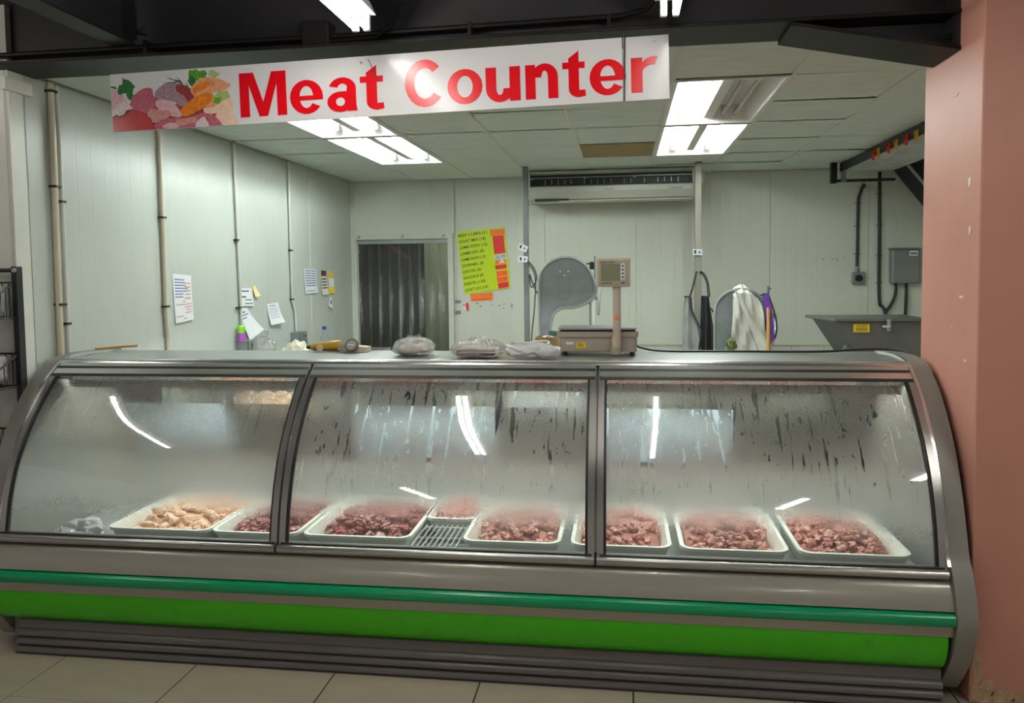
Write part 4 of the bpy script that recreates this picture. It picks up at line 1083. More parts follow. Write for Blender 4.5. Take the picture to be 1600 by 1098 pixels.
tagcard(0.67, 1.80, 0.05, 'white card taped around the right post')
cbl = spline([(-0.86, 7.19, 1.74), (-0.80, 7.12, 1.68), (-0.77, 7.1, 1.58), (-0.82, 7.1, 1.50), (-0.84, 7.13, 1.62), (-0.80, 7.0, 1.55), (-0.74, 6.7, 1.49), (-0.66, 6.28, 1.44)], 5)
tag(MB().tube(cbl, 0.006, 6).build('saw_cable', BLACKR, org=(-0.66, 6.28, 1.44), smooth=True), 'thin black cable looping from the left post to the bandsaw', 'cable')
tag(MB().tube(spline([(-0.86, 7.19, 1.72), (-0.79, 7.15, 1.6), (-0.80, 7.15, 1.3), (-0.835, 7.17, 0.95), (-0.85, 7.17, 0.02)], 5), 0.006, 6).build('post_cable', BLACKR, org=(-0.85, 7.17, 0.02), smooth=True), 'black cable hanging down along the left post', 'cable')

ac = thing('air_conditioner', (-0.1, 7.7, 2.31), 'wide white air conditioner with open dark grille under the ceiling', 'air conditioner')
ax0, ax1 = -0.890, 0.672
prf = [(7.98, 2.605), (7.52, 2.600), (7.50, 2.585), (7.56, 2.56), (7.56, 2.465), (7.50, 2.448), (7.505, 2.40), (7.56, 2.335), (7.66, 2.305), (7.98, 2.33)]
ACW = mat('ac_white', (0.66, 0.67, 0.60, 1), 0.35, var=0.06)
MB().prism(prf, 'x', ax0 + 0.02, ax1 - 0.02).build('casing', ACW, ac, bevel=0.004)
MB().prism([(7.98, 2.605), (7.51, 2.600), (7.49, 2.585), (7.49, 2.45), (7.55, 2.33), (7.67, 2.30), (7.98, 2.325)], 'x', ax0, ax0+0.02).build('end_cap', ACW, ac, bevel=0.004)
MB().prism([(7.98, 2.605), (7.51, 2.600), (7.49, 2.585), (7.49, 2.45), (7.55, 2.33), (7.67, 2.30), (7.98, 2.325)], 'x', ax1-0.02, ax1).build('end_cap', ACW, ac, bevel=0.004)
MB().box(ax0+0.022, ax1-0.022, 7.545, 7.559, 2.465, 2.572).build('grille_opening', BLACKR, ac)
MB().box(ax0+0.022, ax1-0.022, 7.515, 7.525, 2.530, 2.538).build('grille_rail', GREYL, ac)
for x in (-0.86, -0.36, 0.11, 0.64):
    MB().box(x, x+0.02, 7.51, 7.53, 2.518, 2.538).build('rail_clip', GREYL, ac)
for k in range(21):
    if k in (5, 11, 14, 16): continue
    x = ax0 + 0.16 + k*0.0625
    MB().box(x, x+0.006, 7.525, 7.545, 2.472, 2.515).build('vane', GREYL, ac)
MB().box(0.44, 0.56, 7.498, 7.503, 2.408, 2.424).build('badge', BOXG, ac)
MB().box(-0.16, -0.07, 7.500, 7.505, 2.412, 2.418).build('badge', BOXG, ac)
MB().hexa([(-0.83,7.545,2.328),(-0.50,7.545,2.332),(-0.50,7.60,2.32),(-0.83,7.60,2.316)], [(-0.83,7.545,2.340),(-0.50,7.545,2.336),(-0.50,7.60,2.33),(-0.83,7.60,2.33)]).build('outlet_slot', BLACKR, ac)
MB().box(-0.6, 0.0, 7.55, 7.60, 2.312, 2.322).build('louvre', ACW, ac, bevel=0.003)
MB().box(0.02, 0.6, 7.55, 7.60, 2.312, 2.322).build('louvre', ACW, ac, bevel=0.003)
MB().tube(spline([(0.70, 7.55, 2.56), (0.75, 7.55, 2.53), (0.74, 7.56, 2.46), (0.69, 7.6, 2.40)], 4), 0.022, 8).build('drain_hose', ACW, ac, smooth=True)

# ------------------------------------------------------------------ bandsaws
def bandsaw(x, y, z0, name, label, mirror=False, s=1.0):
    """gooseneck bone saw; x,y = left foot of the neck, z0 = table height"""
    t = thing(name, (x + 0.2, y, 0), label, 'saw')
    P = lambda a, b: (x + a*s, z0 + b*s)
    out = [P(0.0,0), P(0.0,0.30), P(0.0,0.56), P(0.03,0.66), P(0.10,0.725), P(0.20,0.752), P(0.30,0.735), P(0.38,0.675), P(0.43,0.585), P(0.45,0.50), P(0.43,0.43), P(0.37,0.385), P(0.28,0.355), P(0.19,0.35), P(0.13,0.32), P(0.10,0.27), P(0.088,0.18), P(0.088,0.0)]
    oc_ = spline(out, 4)
    MB().prism(oc_, 'y', y - 0.045, y + 0.045).build('saw_frame', GREY, t, smooth=True, bevel=0.006)
    inn = spline([P(0.03,0.40), P(0.03,0.56), P(0.06,0.65), P(0.12,0.705), P(0.20,0.725), P(0.285,0.71), P(0.35,0.655), P(0.40,0.57), P(0.415,0.50), P(0.39,0.445), P(0.34,0.41), P(0.26,0.385), P(0.17,0.375), P(0.09,0.37)], 4)
    rim = oc_
    MB().tube([(p[0], y - 0.045, p[1]) for p in oc_], 0.011*s, 6).build('rim', GREYL, t, smooth=True)
    MB().prism(inn + [inn[0]], 'y', y - 0.052, y - 0.044).build('wheel_cover', GREY, t, smooth=True, bevel=0.003)
    MB().box(P(0.16,0)[0], P(0.24,0)[0], y - 0.056, y - 0.052, P(0,0.42)[1], P(0,0.69)[1]).build('raised_boss', GREY, t, bevel=0.002)
    for (a, b) in ((0.17, 0.64), (0.235, 0.64), (0.205, 0.61)):
        q = P(a, b)
        MB().lathe([(0.008, 0), (0.007, -0.006)], (q[0], y - 0.056, q[1]), 'y', 8).build('bolt', CHROME, t)
    a, b = P(0.395, 0), P(0.425, 0)
    MB().box(a[0], a[0]+0.016, y - 0.01, y + 0.01, P(0, 0.02)[1], P(0, 0.42)[1]).build('blade_guide', POSTG, t)
    MB().box(b[0], b[0]+0.008, y - 0.012, y + 0.012, P(0, 0.02)[1], P(0, 0.43)[1]).build('blade', CHROME, t)
    q = P(0.44, 0)
    MB().box(q[0]-0.004, q[0]+0.006, y-0.01, y+0.01, P(0,0.56)[1], P(0,0.76)[1]).build('tension_rod', POSTG, t)
    MB().box(q[0]-0.04, q[0]-0.004, y-0.02, y+0.02, P(0,0.655)[1], P(0,0.715)[1]).build('tension_block', BLACKM, t, bevel=0.006)
    MB().tube([(q[0]-0.065, y, P(0,0.70)[1]), (q[0]-0.03, y, P(0,0.70)[1])], 0.006, 6).build('handle', BLACKM, t)
    # hand wheel edge-on
    c = Vector((P(0.475,0)[0], y, P(0,0.425)[1]))
    ring = [c + Vector((0.02*math.cos(a)*0 + 0.008*math.sin(a), 0.11*math.cos(a), 0.125*math.sin(a)*s)) for a in [2*PI*k/20 for k in range(21)]]
    MB().tube(ring, 0.013, 8).build('hand_wheel', CHROME, t, smooth=True)
    MB().tube([c - Vector((0.03,0,0)), c + Vector((0.01,0,0))], 0.014, 8).build('wheel_hub', POSTG, t)
    MB().box(x - 0.15, x + 0.62*s, y - 0.3, y + 0.3, z0 - 0.03, z0).build('saw_table', STEEL, t, bevel=0.004)
    MB().box(x - 0.02, x + 0.42*s, y - 0.2, y + 0.22, 0.0, z0 - 0.03).build('saw_base', GREY, t, bevel=0.01)
    return t
bandsaw(-0.655, 6.25, 1.00, 'bone_saw', 'grey gooseneck meat bandsaw standing behind the scale')
bandsaw(0.72, 6.35, 0.78, 'bone_saw', 'grey meat bandsaw draped with a white coat on the right', s=0.94)
# coat on the second saw
def sheetcloth(nu, nv, fn, name, org, label, cat, mtl, th=0.004):
    m = MB(); m.grid(fn, nu, nv)
    m.grid(lambda u, v: tuple(Vector(fn(u, v)) + Vector((0, th, 0))), nu, nv)
    o = m.build(name, mtl, org=org, smooth=True, fixn=False)
    return tag(o, label, cat)
def coat(u, v):
    # outline leaning over the saw head: (x left, x right) down the fall
    xl = [0.865, 0.848, 0.85, 0.846, 0.84, 0.83, 0.825]
    xr = [1.02, 1.065, 1.082, 1.09, 1.094, 1.096, 1.096]
    t = v*6; i = min(int(t), 5); f = t - i
    a = xl[i]*(1-f) + xl[i+1]*f; b = xr[i]*(1-f) + xr[i+1]*f
    x = a + (b-a)*u
    z = 1.535 - 0.58*v - 0.055*abs(2*u-0.9)**1.6*(1-v) - 0.02*u*(1-v)
    y = 6.262 - 0.02*math.sin(PI*min(1, v*1.4)) + 0.010*math.sin(u*15 + v*6) + 0.006*math.sin(u*29 - v*9 + 2*math.sin(v*5))
    y += 0.10*max(0.0, 1 - v*9)
    return (x, y, z)
sheetcloth(36, 26, coat, 'white_coat', (0.97, 6.3, 0.95), 'crumpled white cotton coat hung over the right bandsaw', 'coat', CLOTHW)
def sleeve(u, v):
    t = v
    x = 0.855 + 0.10*t + 0.055*u + 0.06*t*t*u
    z = 1.49 - 0.50*t - 0.05*u*(1-t)
    y = 6.222 - 0.02*math.sin(PI*u) + 0.006*math.sin(9*t + 4*u)
    return (x + 0.10*t, y, z)
o = sheetcloth(10, 24, sleeve, 'coat_sleeve', (0.97, 6.3, 0.95), None, None, CLOTHW)
o.parent = bpy.data.objects['white_coat']; o.location = (0, 0, 0)
bag = thing('purple_bag', (1.125, 6.255, 1.09), 'purple nylon bag hanging at the right side of the draped saw', 'bag')
MB().prism(spline([(1.085, 1.44), (1.11, 1.45), (1.135, 1.40), (1.15, 1.25), (1.165, 1.12), (1.15, 1.09), (1.115, 1.09), (1.10, 1.25)], 3), 'y', 6.235, 6.275).build('bag_body', PURPLE, bag, bevel=0.006, smooth=True)
MB().tube(spline([(1.12, 6.23, 1.42), (1.15, 6.22, 1.33), (1.175, 6.22, 1.2), (1.165, 6.23, 1.11)], 4), 0.006, 6).build('strap', BLACKR, bag, smooth=True)
MB().tube([(1.115, 6.26, 1.43), (1.115, 6.26, 1.51)], 0.006, 6).build('hook', POSTG, bag)
MB().tube([(1.115, 6.26, 1.49), (1.14, 6.26, 1.49)], 0.005, 6).build('hook_pin', POSTG, bag)
tag(MB().tube([(1.112, 6.18, 0.0), (1.108, 6.20, 1.345)], 0.014, 10).build('broom', WOOD, org=(1.112, 6.18, 0), smooth=True), 'wooden broom standing upright by the purple bag', 'broom')
cl = crumple('green_bag', (0.835, 6.20, 0.98), (0.035, 0.03, 0.05), 'small olive green bundle in the crook of the draped saw', 'bag', mat('olive', (0.10,0.13,0.03,1), 0.6), 11); cl.location.z += 0.03

# aprons on the right post
apn = thing('hanging_apron', (0.62, 7.1, 0.6), 'grey oilcloth apron with black edging hung on the right post', 'apron')
def apron1(u, v):
    xl = 0.555 - 0.035*v - 0.01*math.sin(v*5); xr = 0.60 + 0.10*min(1, v*1.5)
    return (xl + (xr-xl)*u, 7.13 + 0.02*math.sin(u*9 + v*4) - 0.03*v, 1.405 - 0.75*v)
m = MB(); m.grid(apron1, 10, 18); m.grid(lambda u, v: tuple(Vector(apron1(u, v)) + Vector((0, 0.003, 0))), 10, 18); m.build('apron_cloth', APRONG, apn, smooth=True, fixn=False)
MB().tube(spline([(0.545, 7.12, 1.405), (0.60, 7.12, 1.405)], 3), 0.006, 6).build('top_hem', BLACKR, apn)
MB().tube(spline([(0.595, 7.12, 1.40), (0.625, 7.13, 1.50), (0.645, 7.15, 1.59), (0.66, 7.185, 1.625)], 4), 0.008, 6).build('neck_strap', BLACKR, apn, smooth=True)
MB().tube(spline([(0.605, 7.12, 1.40), (0.615, 7.11, 1.28), (0.67, 7.09, 1.15), (0.695, 7.08, 1.08), (0.675, 7.07, 0.95), (0.67, 7.07, 0.7)], 5), 0.009, 6).build('side_edging', BLACKR, apn, smooth=True)
apb = thing('hanging_apron', (0.74, 7.1, 0.6), 'black apron with trailing straps hung behind the right post', 'apron')
def apron2(u, v):
    xl = 0.70 - 0.02*v; xr = 0.765 + 0.085*min(1, v*1.3)
    return (xl + (xr-xl)*u, 7.15 + 0.02*math.sin(u*8 + v*3), 1.41 - 0.75*v)
m = MB(); m.grid(apron2, 10, 18); m.grid(lambda u, v: tuple(Vector(apron2(u, v)) + Vector((0, 0.003, 0))), 10, 18); m.build('apron_cloth', APRONB, apb, smooth=True, fixn=False)
MB().tube(spline([(0.765, 7.15, 1.40), (0.755, 7.17, 1.52), (0.725, 7.19, 1.60), (0.69, 7.19, 1.625)], 4), 0.012, 6).build('neck_strap', APRONB, apb, smooth=True)
MB().tube(spline([(0.78, 7.12, 1.30), (0.85, 7.10, 1.17), (0.86, 7.09, 1.05), (0.83, 7.09, 0.9)], 4), 0.007, 6).build('waist_strap', APRONB, apb, smooth=True)

# ------------------------------------------------------------------ mixer grinder and electrics on the right
mx = thing('meat_mixer', (2.0, 6.5, 0), 'dark grey steel mixer hopper with flat lid and yellow caution label', 'mixer')
MB().hexa([(1.80,6.24,0.94),(2.24,6.24,0.94),(2.24,6.72,0.94),(1.74,6.72,0.94)], [(1.615,6.22,1.235),(2.25,6.22,1.235),(2.25,6.74,1.235),(1.55,6.74,1.235)]).build('hopper', MIXM, mx, bevel=0.006)
MB().hexa([(1.59,6.19,1.236),(2.275,6.19,1.236),(2.275,6.76,1.236),(1.50,6.76,1.236)], [(1.59,6.19,1.258),(2.275,6.19,1.258),(2.275,6.76,1.258),(1.50,6.76,1.258)]).build('lid', MIXM, mx, bevel=0.006)
MB().prism([(1.66, 0.94), (1.70, 1.05), (1.80, 1.02), (1.82, 0.94)], 'y', 6.27, 6.33).build('hinge_bracket', MIXM, mx, bevel=0.004)
MB().box(1.66, 2.26, 6.22, 6.74, 0.0, 0.94).build('mixer_base', MIXM, mx, bevel=0.01)
lt = MB().box(1.965, 1.99, 6.17, 6.19, 1.165, 1.255).build('lid_latch', GREYL, mx, bevel=0.004)
MB().tube([(1.93, 6.18, 1.20), (1.98, 6.165, 1.20)], 0.009, 8).build('latch_pin', CHROME, lt)
yl = MB().box(1.735, 1.85, 6.215, 6.222, 1.155, 1.215).build('caution_label', YEL, mx)
place_text('caution_text', 'CAUTION', lambda a, b: (1.755 + a*0.075, 6.2135, 1.197 + b*0.012), INK, yl, bold=0.02)
m = MB()
for z in (1.165, 1.175, 1.185): m.add([(1.75,6.2135,z),(1.835,6.2135,z),(1.835,6.2135,z+0.004),(1.75,6.2135,z+0.004)], [(0,1,2,3)])
m.build('small_print', INK, yl, fixn=False)['kind'] = 'stuff'
cbx = thing('control_cabinet', (2.42, 6.45, 0), 'grey control cabinet with red buttons between the mixer and the pillar', 'cabinet')
MB().box(2.29, 2.62, 6.40, 6.80, 0.0, 1.215).build('cabinet_body', MIXM, cbx, bevel=0.006)
MB().box(2.325, 2.60, 6.385, 6.40, 0.6, 1.18).build('cabinet_door', MIXM, cbx, bevel=0.004)
for z in (1.13, 1.08, 1.03):
    MB().lathe([(0.012, 0), (0.012, -0.015)], (2.372, 6.385, z), 'y', 10).build('button', REDL, cbx)
# wall socket with its conduit
def wall_cable(pts, r, clips, name, label):
    t = thing(name, pts[-1], label, 'conduit')
    MB().tube(spline(pts, 5), r, 8).build('pipe', BLACKR, t, smooth=True)
    for (x, z) in clips:
        MB().box(x - 0.032, x + 0.032, BW - 0.014, BW - 0.0, z - 0.006, z + 0.006).build('clip', GREYL, t)
wall_cable([(2.31, BW-0.015, 2.45), (2.262, BW-0.015, 2.33), (2.255, BW-0.015, 2.2), (2.252, BW-0.015, 1.66)], 0.014, [(2.305, 2.42), (2.258, 2.27), (2.254, 2.05), (2.252, 1.78)], 'wall_conduit', 'black conduit dropping to the round wall socket')
wall_cable([(2.449, BW-0.015, 2.56), (2.452, BW-0.015, 2.0), (2.46, BW-0.015, 1.35), (2.50, BW-0.02, 1.25), (2.58, BW-0.1, 1.0)], 0.015, [(2.449, 2.35), (2.452, 2.05), (2.455, 1.76), (2.458, 1.50)], 'wall_conduit', 'long black conduit from the cable tray down behind the mixer')
wall_cable([(2.605, BW-0.03, 1.49), (2.60, BW-0.03, 1.38), (2.56, BW-0.03, 1.28), (2.50, BW-0.03, 1.2)], 0.014, [], 'wall_conduit', 'black cable curving out of the switch box, left one')
wall_cable([(2.70, BW-0.03, 1.49), (2.70, BW-0.03, 1.38), (2.695, BW-0.03, 1.15)], 0.014, [], 'wall_conduit', 'black cable straight below the switch box, right one')
ws = thing('wall_socket', (2.262, BW, 1.48), 'grey wall socket with round black outlet above the mixer', 'socket')
MB().box(2.205, 2.318, BW-0.045, BW, 1.485, 1.605).build('socket_box', BOXG, ws, bevel=0.008)
MB().lathe([(0.034, 0), (0.034, -0.012), (0.026, -0.012), (0.024, -0.004)], (2.262, BW-0.045, 1.545), 'y', 16).build('outlet', BLACKR, ws)
MB().lathe([(0.02, 1.605), (0.018, 1.65)], (2.252, BW-0.016, 0), 'z', 10).build('gland', BOXG, ws)
sb = thing('switch_box', (2.667, BW, 1.486), 'large grey metal switch box on the back wall by the pillar', 'switch box')
MB().box(2.545, 2.80, BW-0.10, BW, 1.49, 1.815).build('box_cover', BOXG, sb, bevel=0.014)
MB().box(2.535, 2.80, BW-0.108, BW, 1.815, 1.83).build('box_lid', BOXG, sb, bevel=0.004)
MB().box(2.70, 2.775, BW-0.103, BW-0.0995, 1.752, 1.80).build('rating_label', PAPER, sb)
MB().box(2.708, 2.767, BW-0.1045, BW-0.103, 1.765, 1.785).build('label_print', BOXG, sb)

# overhead cable tray with pegs
ct = thing('cable_tray', (2.2, 7.0, 2.45), 'dark overhead cable tray running along the ceiling at right', 'tray')
MB().box(1.985, 2.0, 4.2, 7.62, 2.525, 2.606).build('side_rail', BLACKM, ct)
MB().box(2.44, 2.455, 4.2, 7.62, 2.525, 2.606).build('side_rail', BLACKM, ct)
TRAYG = mat('galvanised', (0.62, 0.65, 0.63, 1), 0.5, 0.0, var=0.35, vscale=8, stretch=(1,0.4,1))
MB().box(2.0, 2.44, 4.2, 7.60, 2.525, 2.533).build('tray_floor', TRAYG, ct)
MB().box(1.95, 2.46, 7.58, 7.61, 2.43, 2.455).build('support_bar', BLACKM, ct)
MB().box(1.90, 1.95, 7.56, 7.62, 2.42, 2.606).build('hanger', BLACKM, ct)
MB().box(1.985, 2.02, 7.53, 7.575, 2.43, 2.606).build('hanger', POSTG, ct)
def peg(x, y, z, mtl, label):
    t = thing('clothes_peg', (x, y, z), label, 'peg', 'clothes pegs on the cable tray')
    for s in (-1, 1):
        MB().hexa([(x-0.006, y + s*0.006 - 0.004, z), (x+0.006, y + s*0.006 - 0.004, z), (x+0.006, y + s*0.006 + 0.004, z), (x-0.006, y + s*0.006 + 0.004, z)],
                  [(x-0.006, y + s*0.026 - 0.004, z+0.075), (x+0.006, y + s*0.026 - 0.004, z+0.075), (x+0.006, y + s*0.026 + 0.004, z+0.075), (x-0.006, y + s*0.026 + 0.004, z+0.075)]).build('jaw', mtl, t)
    MB().tube([(x-0.009, y, z+0.03), (x+0.009, y, z+0.03)], 0.006, 8).build('spring', GREYL, t)
PEGR = mat('peg_red', (0.75, 0.03, 0.02, 1), 0.4); PEGY = mat('peg_yellow', (0.75, 0.45, 0.04, 1), 0.4)
for (y, c, lb) in ((6.62, 0, 'red peg on the cable tray, farthest of the row'), (6.50, 1, 'yellow peg on the cable tray beside the farthest red one'), (6.26, 0, 'red peg on the cable tray, middle of the three red ones'), (6.10, 1, 'yellow peg on the cable tray, middle of the three yellow ones'), (5.89, 0, 'red peg on the cable tray, nearest of the red ones'), (5.70, 1, 'yellow peg on the cable tray nearest the pillar')):
    peg(1.978, y, 2.495, (PEGR, PEGY)[c], lb)

# ------------------------------------------------------------------ scale on the counter
CT = 1.2405
s = thing('counter_scale', (-0.12, 3.75, CT), 'beige retail weighing scale with display head on a pole', 'scale')
for (x, y) in ((-0.275, 3.69), (0.045, 3.69), (-0.275, 3.87), (0.045, 3.87)):
    MB().lathe([(0.011, CT), (0.013, CT+0.004), (0.008, CT+0.012), (0.008, CT+0.02)], (x, y, 0), 'z', 10).build('foot', BLACKR, s)
MB().prism(rrect(-0.300, 0.068, 3.675, 3.885, 0.02), 'z', CT+0.018, CT+0.085).build('scale_body', SCALEB, s, bevel=0.004, smooth=True)
MB().prism(rrect(-0.306, 0.074, 3.669, 3.888, 0.02), 'z', CT+0.087, CT+0.112).build('scale_top', SCALEB, s, bevel=0.006, smooth=True)
MB().box(-0.29, 0.06, 3.685, 3.88, CT+0.112, CT+0.122).build('spacer', BLACKR, s)
MB().prism(rrect(-0.300, 0.066, 3.672, 3.886, 0.012), 'z', CT+0.122, CT+0.130).build('platter', STEEL, s, bevel=0.002)
MB().box(-0.283, -0.06, 3.672, 3.676, CT+0.022, CT+0.062).build('front_cover', SCALEB, s, bevel=0.002)
MB().box(-0.262, -0.228, 3.6705, 3.674, CT+0.052, CT+0.064).build('white_label', PAPER, s, bevel=0.001)
yl = MB().box(-0.214, -0.168, 3.6695, 3.672, CT+0.036, CT+0.062).build('warning_label', YEL, s)
m = MB()
for k, (z, l) in enumerate(((0.055, .02), (0.049, .03), (0.043, .025))): m.add([(-0.208,3.669,CT+z),(-0.208+l,3.669,CT+z),(-0.208+l,3.669,CT+z+0.0025),(-0.208,3.669,CT+z+0.0025)], [(0,1,2,3)])
m.build('label_print', INK, yl, fixn=False)['kind'] = 'stuff'
MB().prism(rrect(-0.057, -0.008, 3.625, 3.675, 0.016), 'z', CT+0.012, CT+0.045).build('pole_base', SCALEB, s, bevel=0.003, smooth=True)
MB().lathe([(0.0185, CT+0.045), (0.0185, CT+0.33)], (-0.025, 3.645, 0), 'z', 20).build('pole', SCALEP, s, smooth=True)
MB().lathe([(0.0192, CT+0.045), (0.0192, CT+0.09)], (-0.030, 3.645, 0), 'z', 20).build('pole_tape', TAPEB, s, smooth=True)
MB().box(-0.032, -0.016, 3.624, 3.6275, CT+0.17, CT+0.185).build('price_sticker', ORANGE, s)
hd = MB().box(-0.117, 0.037, 3.615, 3.665, CT+0.322, CT+0.456).build('display_head', SCALEP, s, bevel=0.006)
MB().box(-0.107, 0.027, 3.611, 3.616, CT+0.332, CT+0.446).build('bezel', SCALEB, hd, bevel=0.002)
LCD = mat('lcd', (0.20, 0.21, 0.12, 1), 0.12, coat=1.0)
MB().box(-0.096, -0.010, 3.609, 3.612, CT+0.350, CT+0.428).build('screen', LCD, hd)
MB().box(-0.006, 0.012, 3.609, 3.612, CT+0.356, CT+0.430).build('key_strip', PAPER, hd)
for k in range(4):
    MB().box(-0.001, 0.007, 3.608, 3.6095, CT+0.362 + 0.017*k, CT+0.371 + 0.017*k).build('key', INK, hd)
place_text('maker_name', 'METTLER TOLEDO', lambda a, b: (-0.096 + a*0.062, 3.6098, CT+0.432 + b*0.006), INK, hd, bold=0.03)
m = MB(); m.add([(-0.096,3.6098,CT+0.339),(-0.045,3.6098,CT+0.339),(-0.045,3.6098,CT+0.342),(-0.096,3.6098,CT+0.342)], [(0,1,2,3)]); m.add([(-0.004,3.6098,CT+0.338),(0.012,3.6098,CT+0.338),(0.012,3.6098,CT+0.343),(-0.004,3.6098,CT+0.343)], [(0,1,2,3)])
m.build('small_print', INK, hd, fixn=False)['kind'] = 'stuff'
cp = spline([(0.06, 3.84, CT+0.035), (0.10, 3.84, CT+0.02), (0.2, 3.83, CT+0.007), (0.5, 3.82, CT+0.007), (0.8, 3.81, CT+0.007), (0.95, 3.80, CT+0.010), (1.10, 3.78, CT+0.022), (1.23, 3.74, CT+0.022), (1.262, 3.66, CT+0.01), (1.2745, 3.5, 1.15)], 6)
tag(MB().tube(cp, 0.0055, 8).build('power_cable', BLACKR, org=(0.06, 3.84, CT), smooth=True), 'black power cable trailing from the scale along the worktop', 'cable')

# ------------------------------------------------------------------ bags and bottles on the worktop
def pack(name, outline, y0, y1, z, label, inner, cat='bag', lump=None):
    """a bag draped around its contents"""
    t = thing(name, (outline[0], (y0+y1)/2, z), label, cat)
    return t
def bread_bag(cx, cy, wx, wy, h, label, seed, rot, roll):
    t = thing('bread_bag', (cx, cy, CT), label, 'bag')
    rm = Matrix.Rotation(rot, 3, 'Z')
    m = MB()
    if roll:
        fold = spline([(0.06,0.016), (-0.075,0.016), (-0.088,0.024), (-0.075,0.031), (0.088,0.031), (0.100,0.019), (0.088,0.008), (-0.085,0.008), (-0.104,0.026), (-0.085,0.044), (0.06,0.043), (0.098,0.040)], 4)
        m.strip([(cx + 0.9*p[0], CT + p[1]) for p in fold], 'y', cy - wy*0.36, cy + wy*0.36, 0.006)
    else:
        for k in range(9):
            p = rm @ Vector(((k % 3 - 1)*wx*0.22, (k // 3 - 1)*wy*0.2, 0))
            m.blob((cx + p.x, cy + p.y, CT + h*0.36 + 0.004*((k*7) % 3)), (wx*0.17, wy*0.17, h*0.30), seed=seed + k, amp=0.08, sub=2)
    m.v = [(p[0], p[1], max(p[2], CT + 0.002)) for p in m.v]
    m.build('bread', BREADB, t, smooth=True)
    b = MB().pillow((cx, cy, CT + h*0.5), (wx*0.52, wy*0.50, h*0.54), seed=seed + 20, amp=0.05, sub=4, p=2.6, freq=2.0)
    vs = []
    for p in b.v:
        d, _ = noise.voronoi(Vector((p[0], p[1]*1.3, p[2]))*24 + Vector((seed, 0, 0)))
        d2, _ = noise.voronoi(Vector(p)*55)
        top = max(0.0, min(1.0, (p[2] - CT)/h))
        q = rm @ Vector((p[0] - cx, p[1] - cy, 0))
        sh = 1 - 0.16*top*top
        vs.append((cx + q.x*sh, cy + q.y*sh, max(p[2] - 0.010*(d[1] - d[0])*3*top + 0.004*d2[0]*top + 0.004, CT + 0.001)))
    b.v = vs
    b.build('plastic_wrap', FILM, t, smooth=False)
    # twisted neck of the bag
    nk = MB()
    c2 = Vector((cx, cy, CT + h*0.85))
    nk.grid(lambda u, v: (c2.x + (u-0.5)*wx*(0.5 - 0.2*v) , c2.y + 0.012*math.sin(u*19 + v*3), c2.z + v*h*0.35 + 0.006*math.sin(u*23)), 16, 4)
    nk.build('bag_neck', FILM, t, fixn=False)
    return t
bread_bag(-0.995, 3.66, 0.20, 0.19, 0.082, 'clear plastic bag of bread rolls on the worktop in front of the doorway', 2, 0.35, False)
bread_bag(-0.67, 3.60, 0.255, 0.185, 0.078, 'clear plastic bag with a folded flat bread below the neon poster', 4, 0.0, True)
wbg = MB()
wbg.blob((-0.415, 3.54, CT + 0.036), (0.125, 0.075, 0.038), seed=31, amp=0.14, sub=4, freq=2.0)
wbg.blob((-0.335, 3.50, CT + 0.032), (0.06, 0.05, 0.034), seed=35, amp=0.12, sub=3, freq=2.4)
wbg.v = [(p[0], p[1], max(p[2] + noise.noise(Vector(p)*40)*0.006, CT + 0.001)) for p in wbg.v]
t = thing('carrier_bag', (-0.40, 3.53, CT), 'white plastic carrier bag lying against the scale', 'bag')
wbg.build('bag_body', FILMW, t, smooth=True)
ring = [Vector((-0.415 + 0.085*math.cos(a), 3.545 + 0.035*math.sin(a), CT + 0.072 + 0.006*math.sin(2*a))) for a in [2*PI*k/24 for k in range(25)]]
MB().tube(ring, 0.005, 6).build('bag_rim', FILMW, t, smooth=True)
# cardboard box behind the scale
bx = thing('cardboard_box', (-0.37, 4.19, 0.0), 'small open cardboard box of bits seen beside the scale', 'box')
tag(MB().box(-0.60, -0.2, 4.05, 4.35, 0.0, 1.20).build('side_cabinet', STEELD, org=(-0.4, 4.2, 0), bevel=0.004), 'plain steel cabinet behind the counter carrying the cardboard box', 'cabinet')
bx.location = (-0.37, 4.19, 1.20); ORG[bx.name] = Vector((-0.37, 4.19, 1.20))
MB().box(-0.46, -0.335, 4.14, 4.145, 1.201, 1.288).box(-0.46, -0.335, 4.25, 4.255, 1.201, 1.288).box(-0.46, -0.455, 4.145, 4.25, 1.201, 1.288).box(-0.34, -0.335, 4.145, 4.25, 1.201, 1.288).box(-0.455, -0.34, 4.145, 4.25, 1.201, 1.206).build('box_walls', CARD, bx)
MB().blob((-0.40, 4.20, 1.265), (0.045, 0.04, 0.03), seed=8, amp=0.3, sub=2).build('contents', PAPER, bx)
tag(MB().prism([(-0.40, 1.201), (-0.30, 1.201), (-0.295, 1.305), (-0.40, 1.315)], 'y', 4.262, 4.30).build('teal_tub', mat('teal', (0.06, 0.16, 0.16, 1), 0.5), org=(-0.35, 4.28, 1.2)), 'dark teal tub standing behind the cardboard box', 'tub')

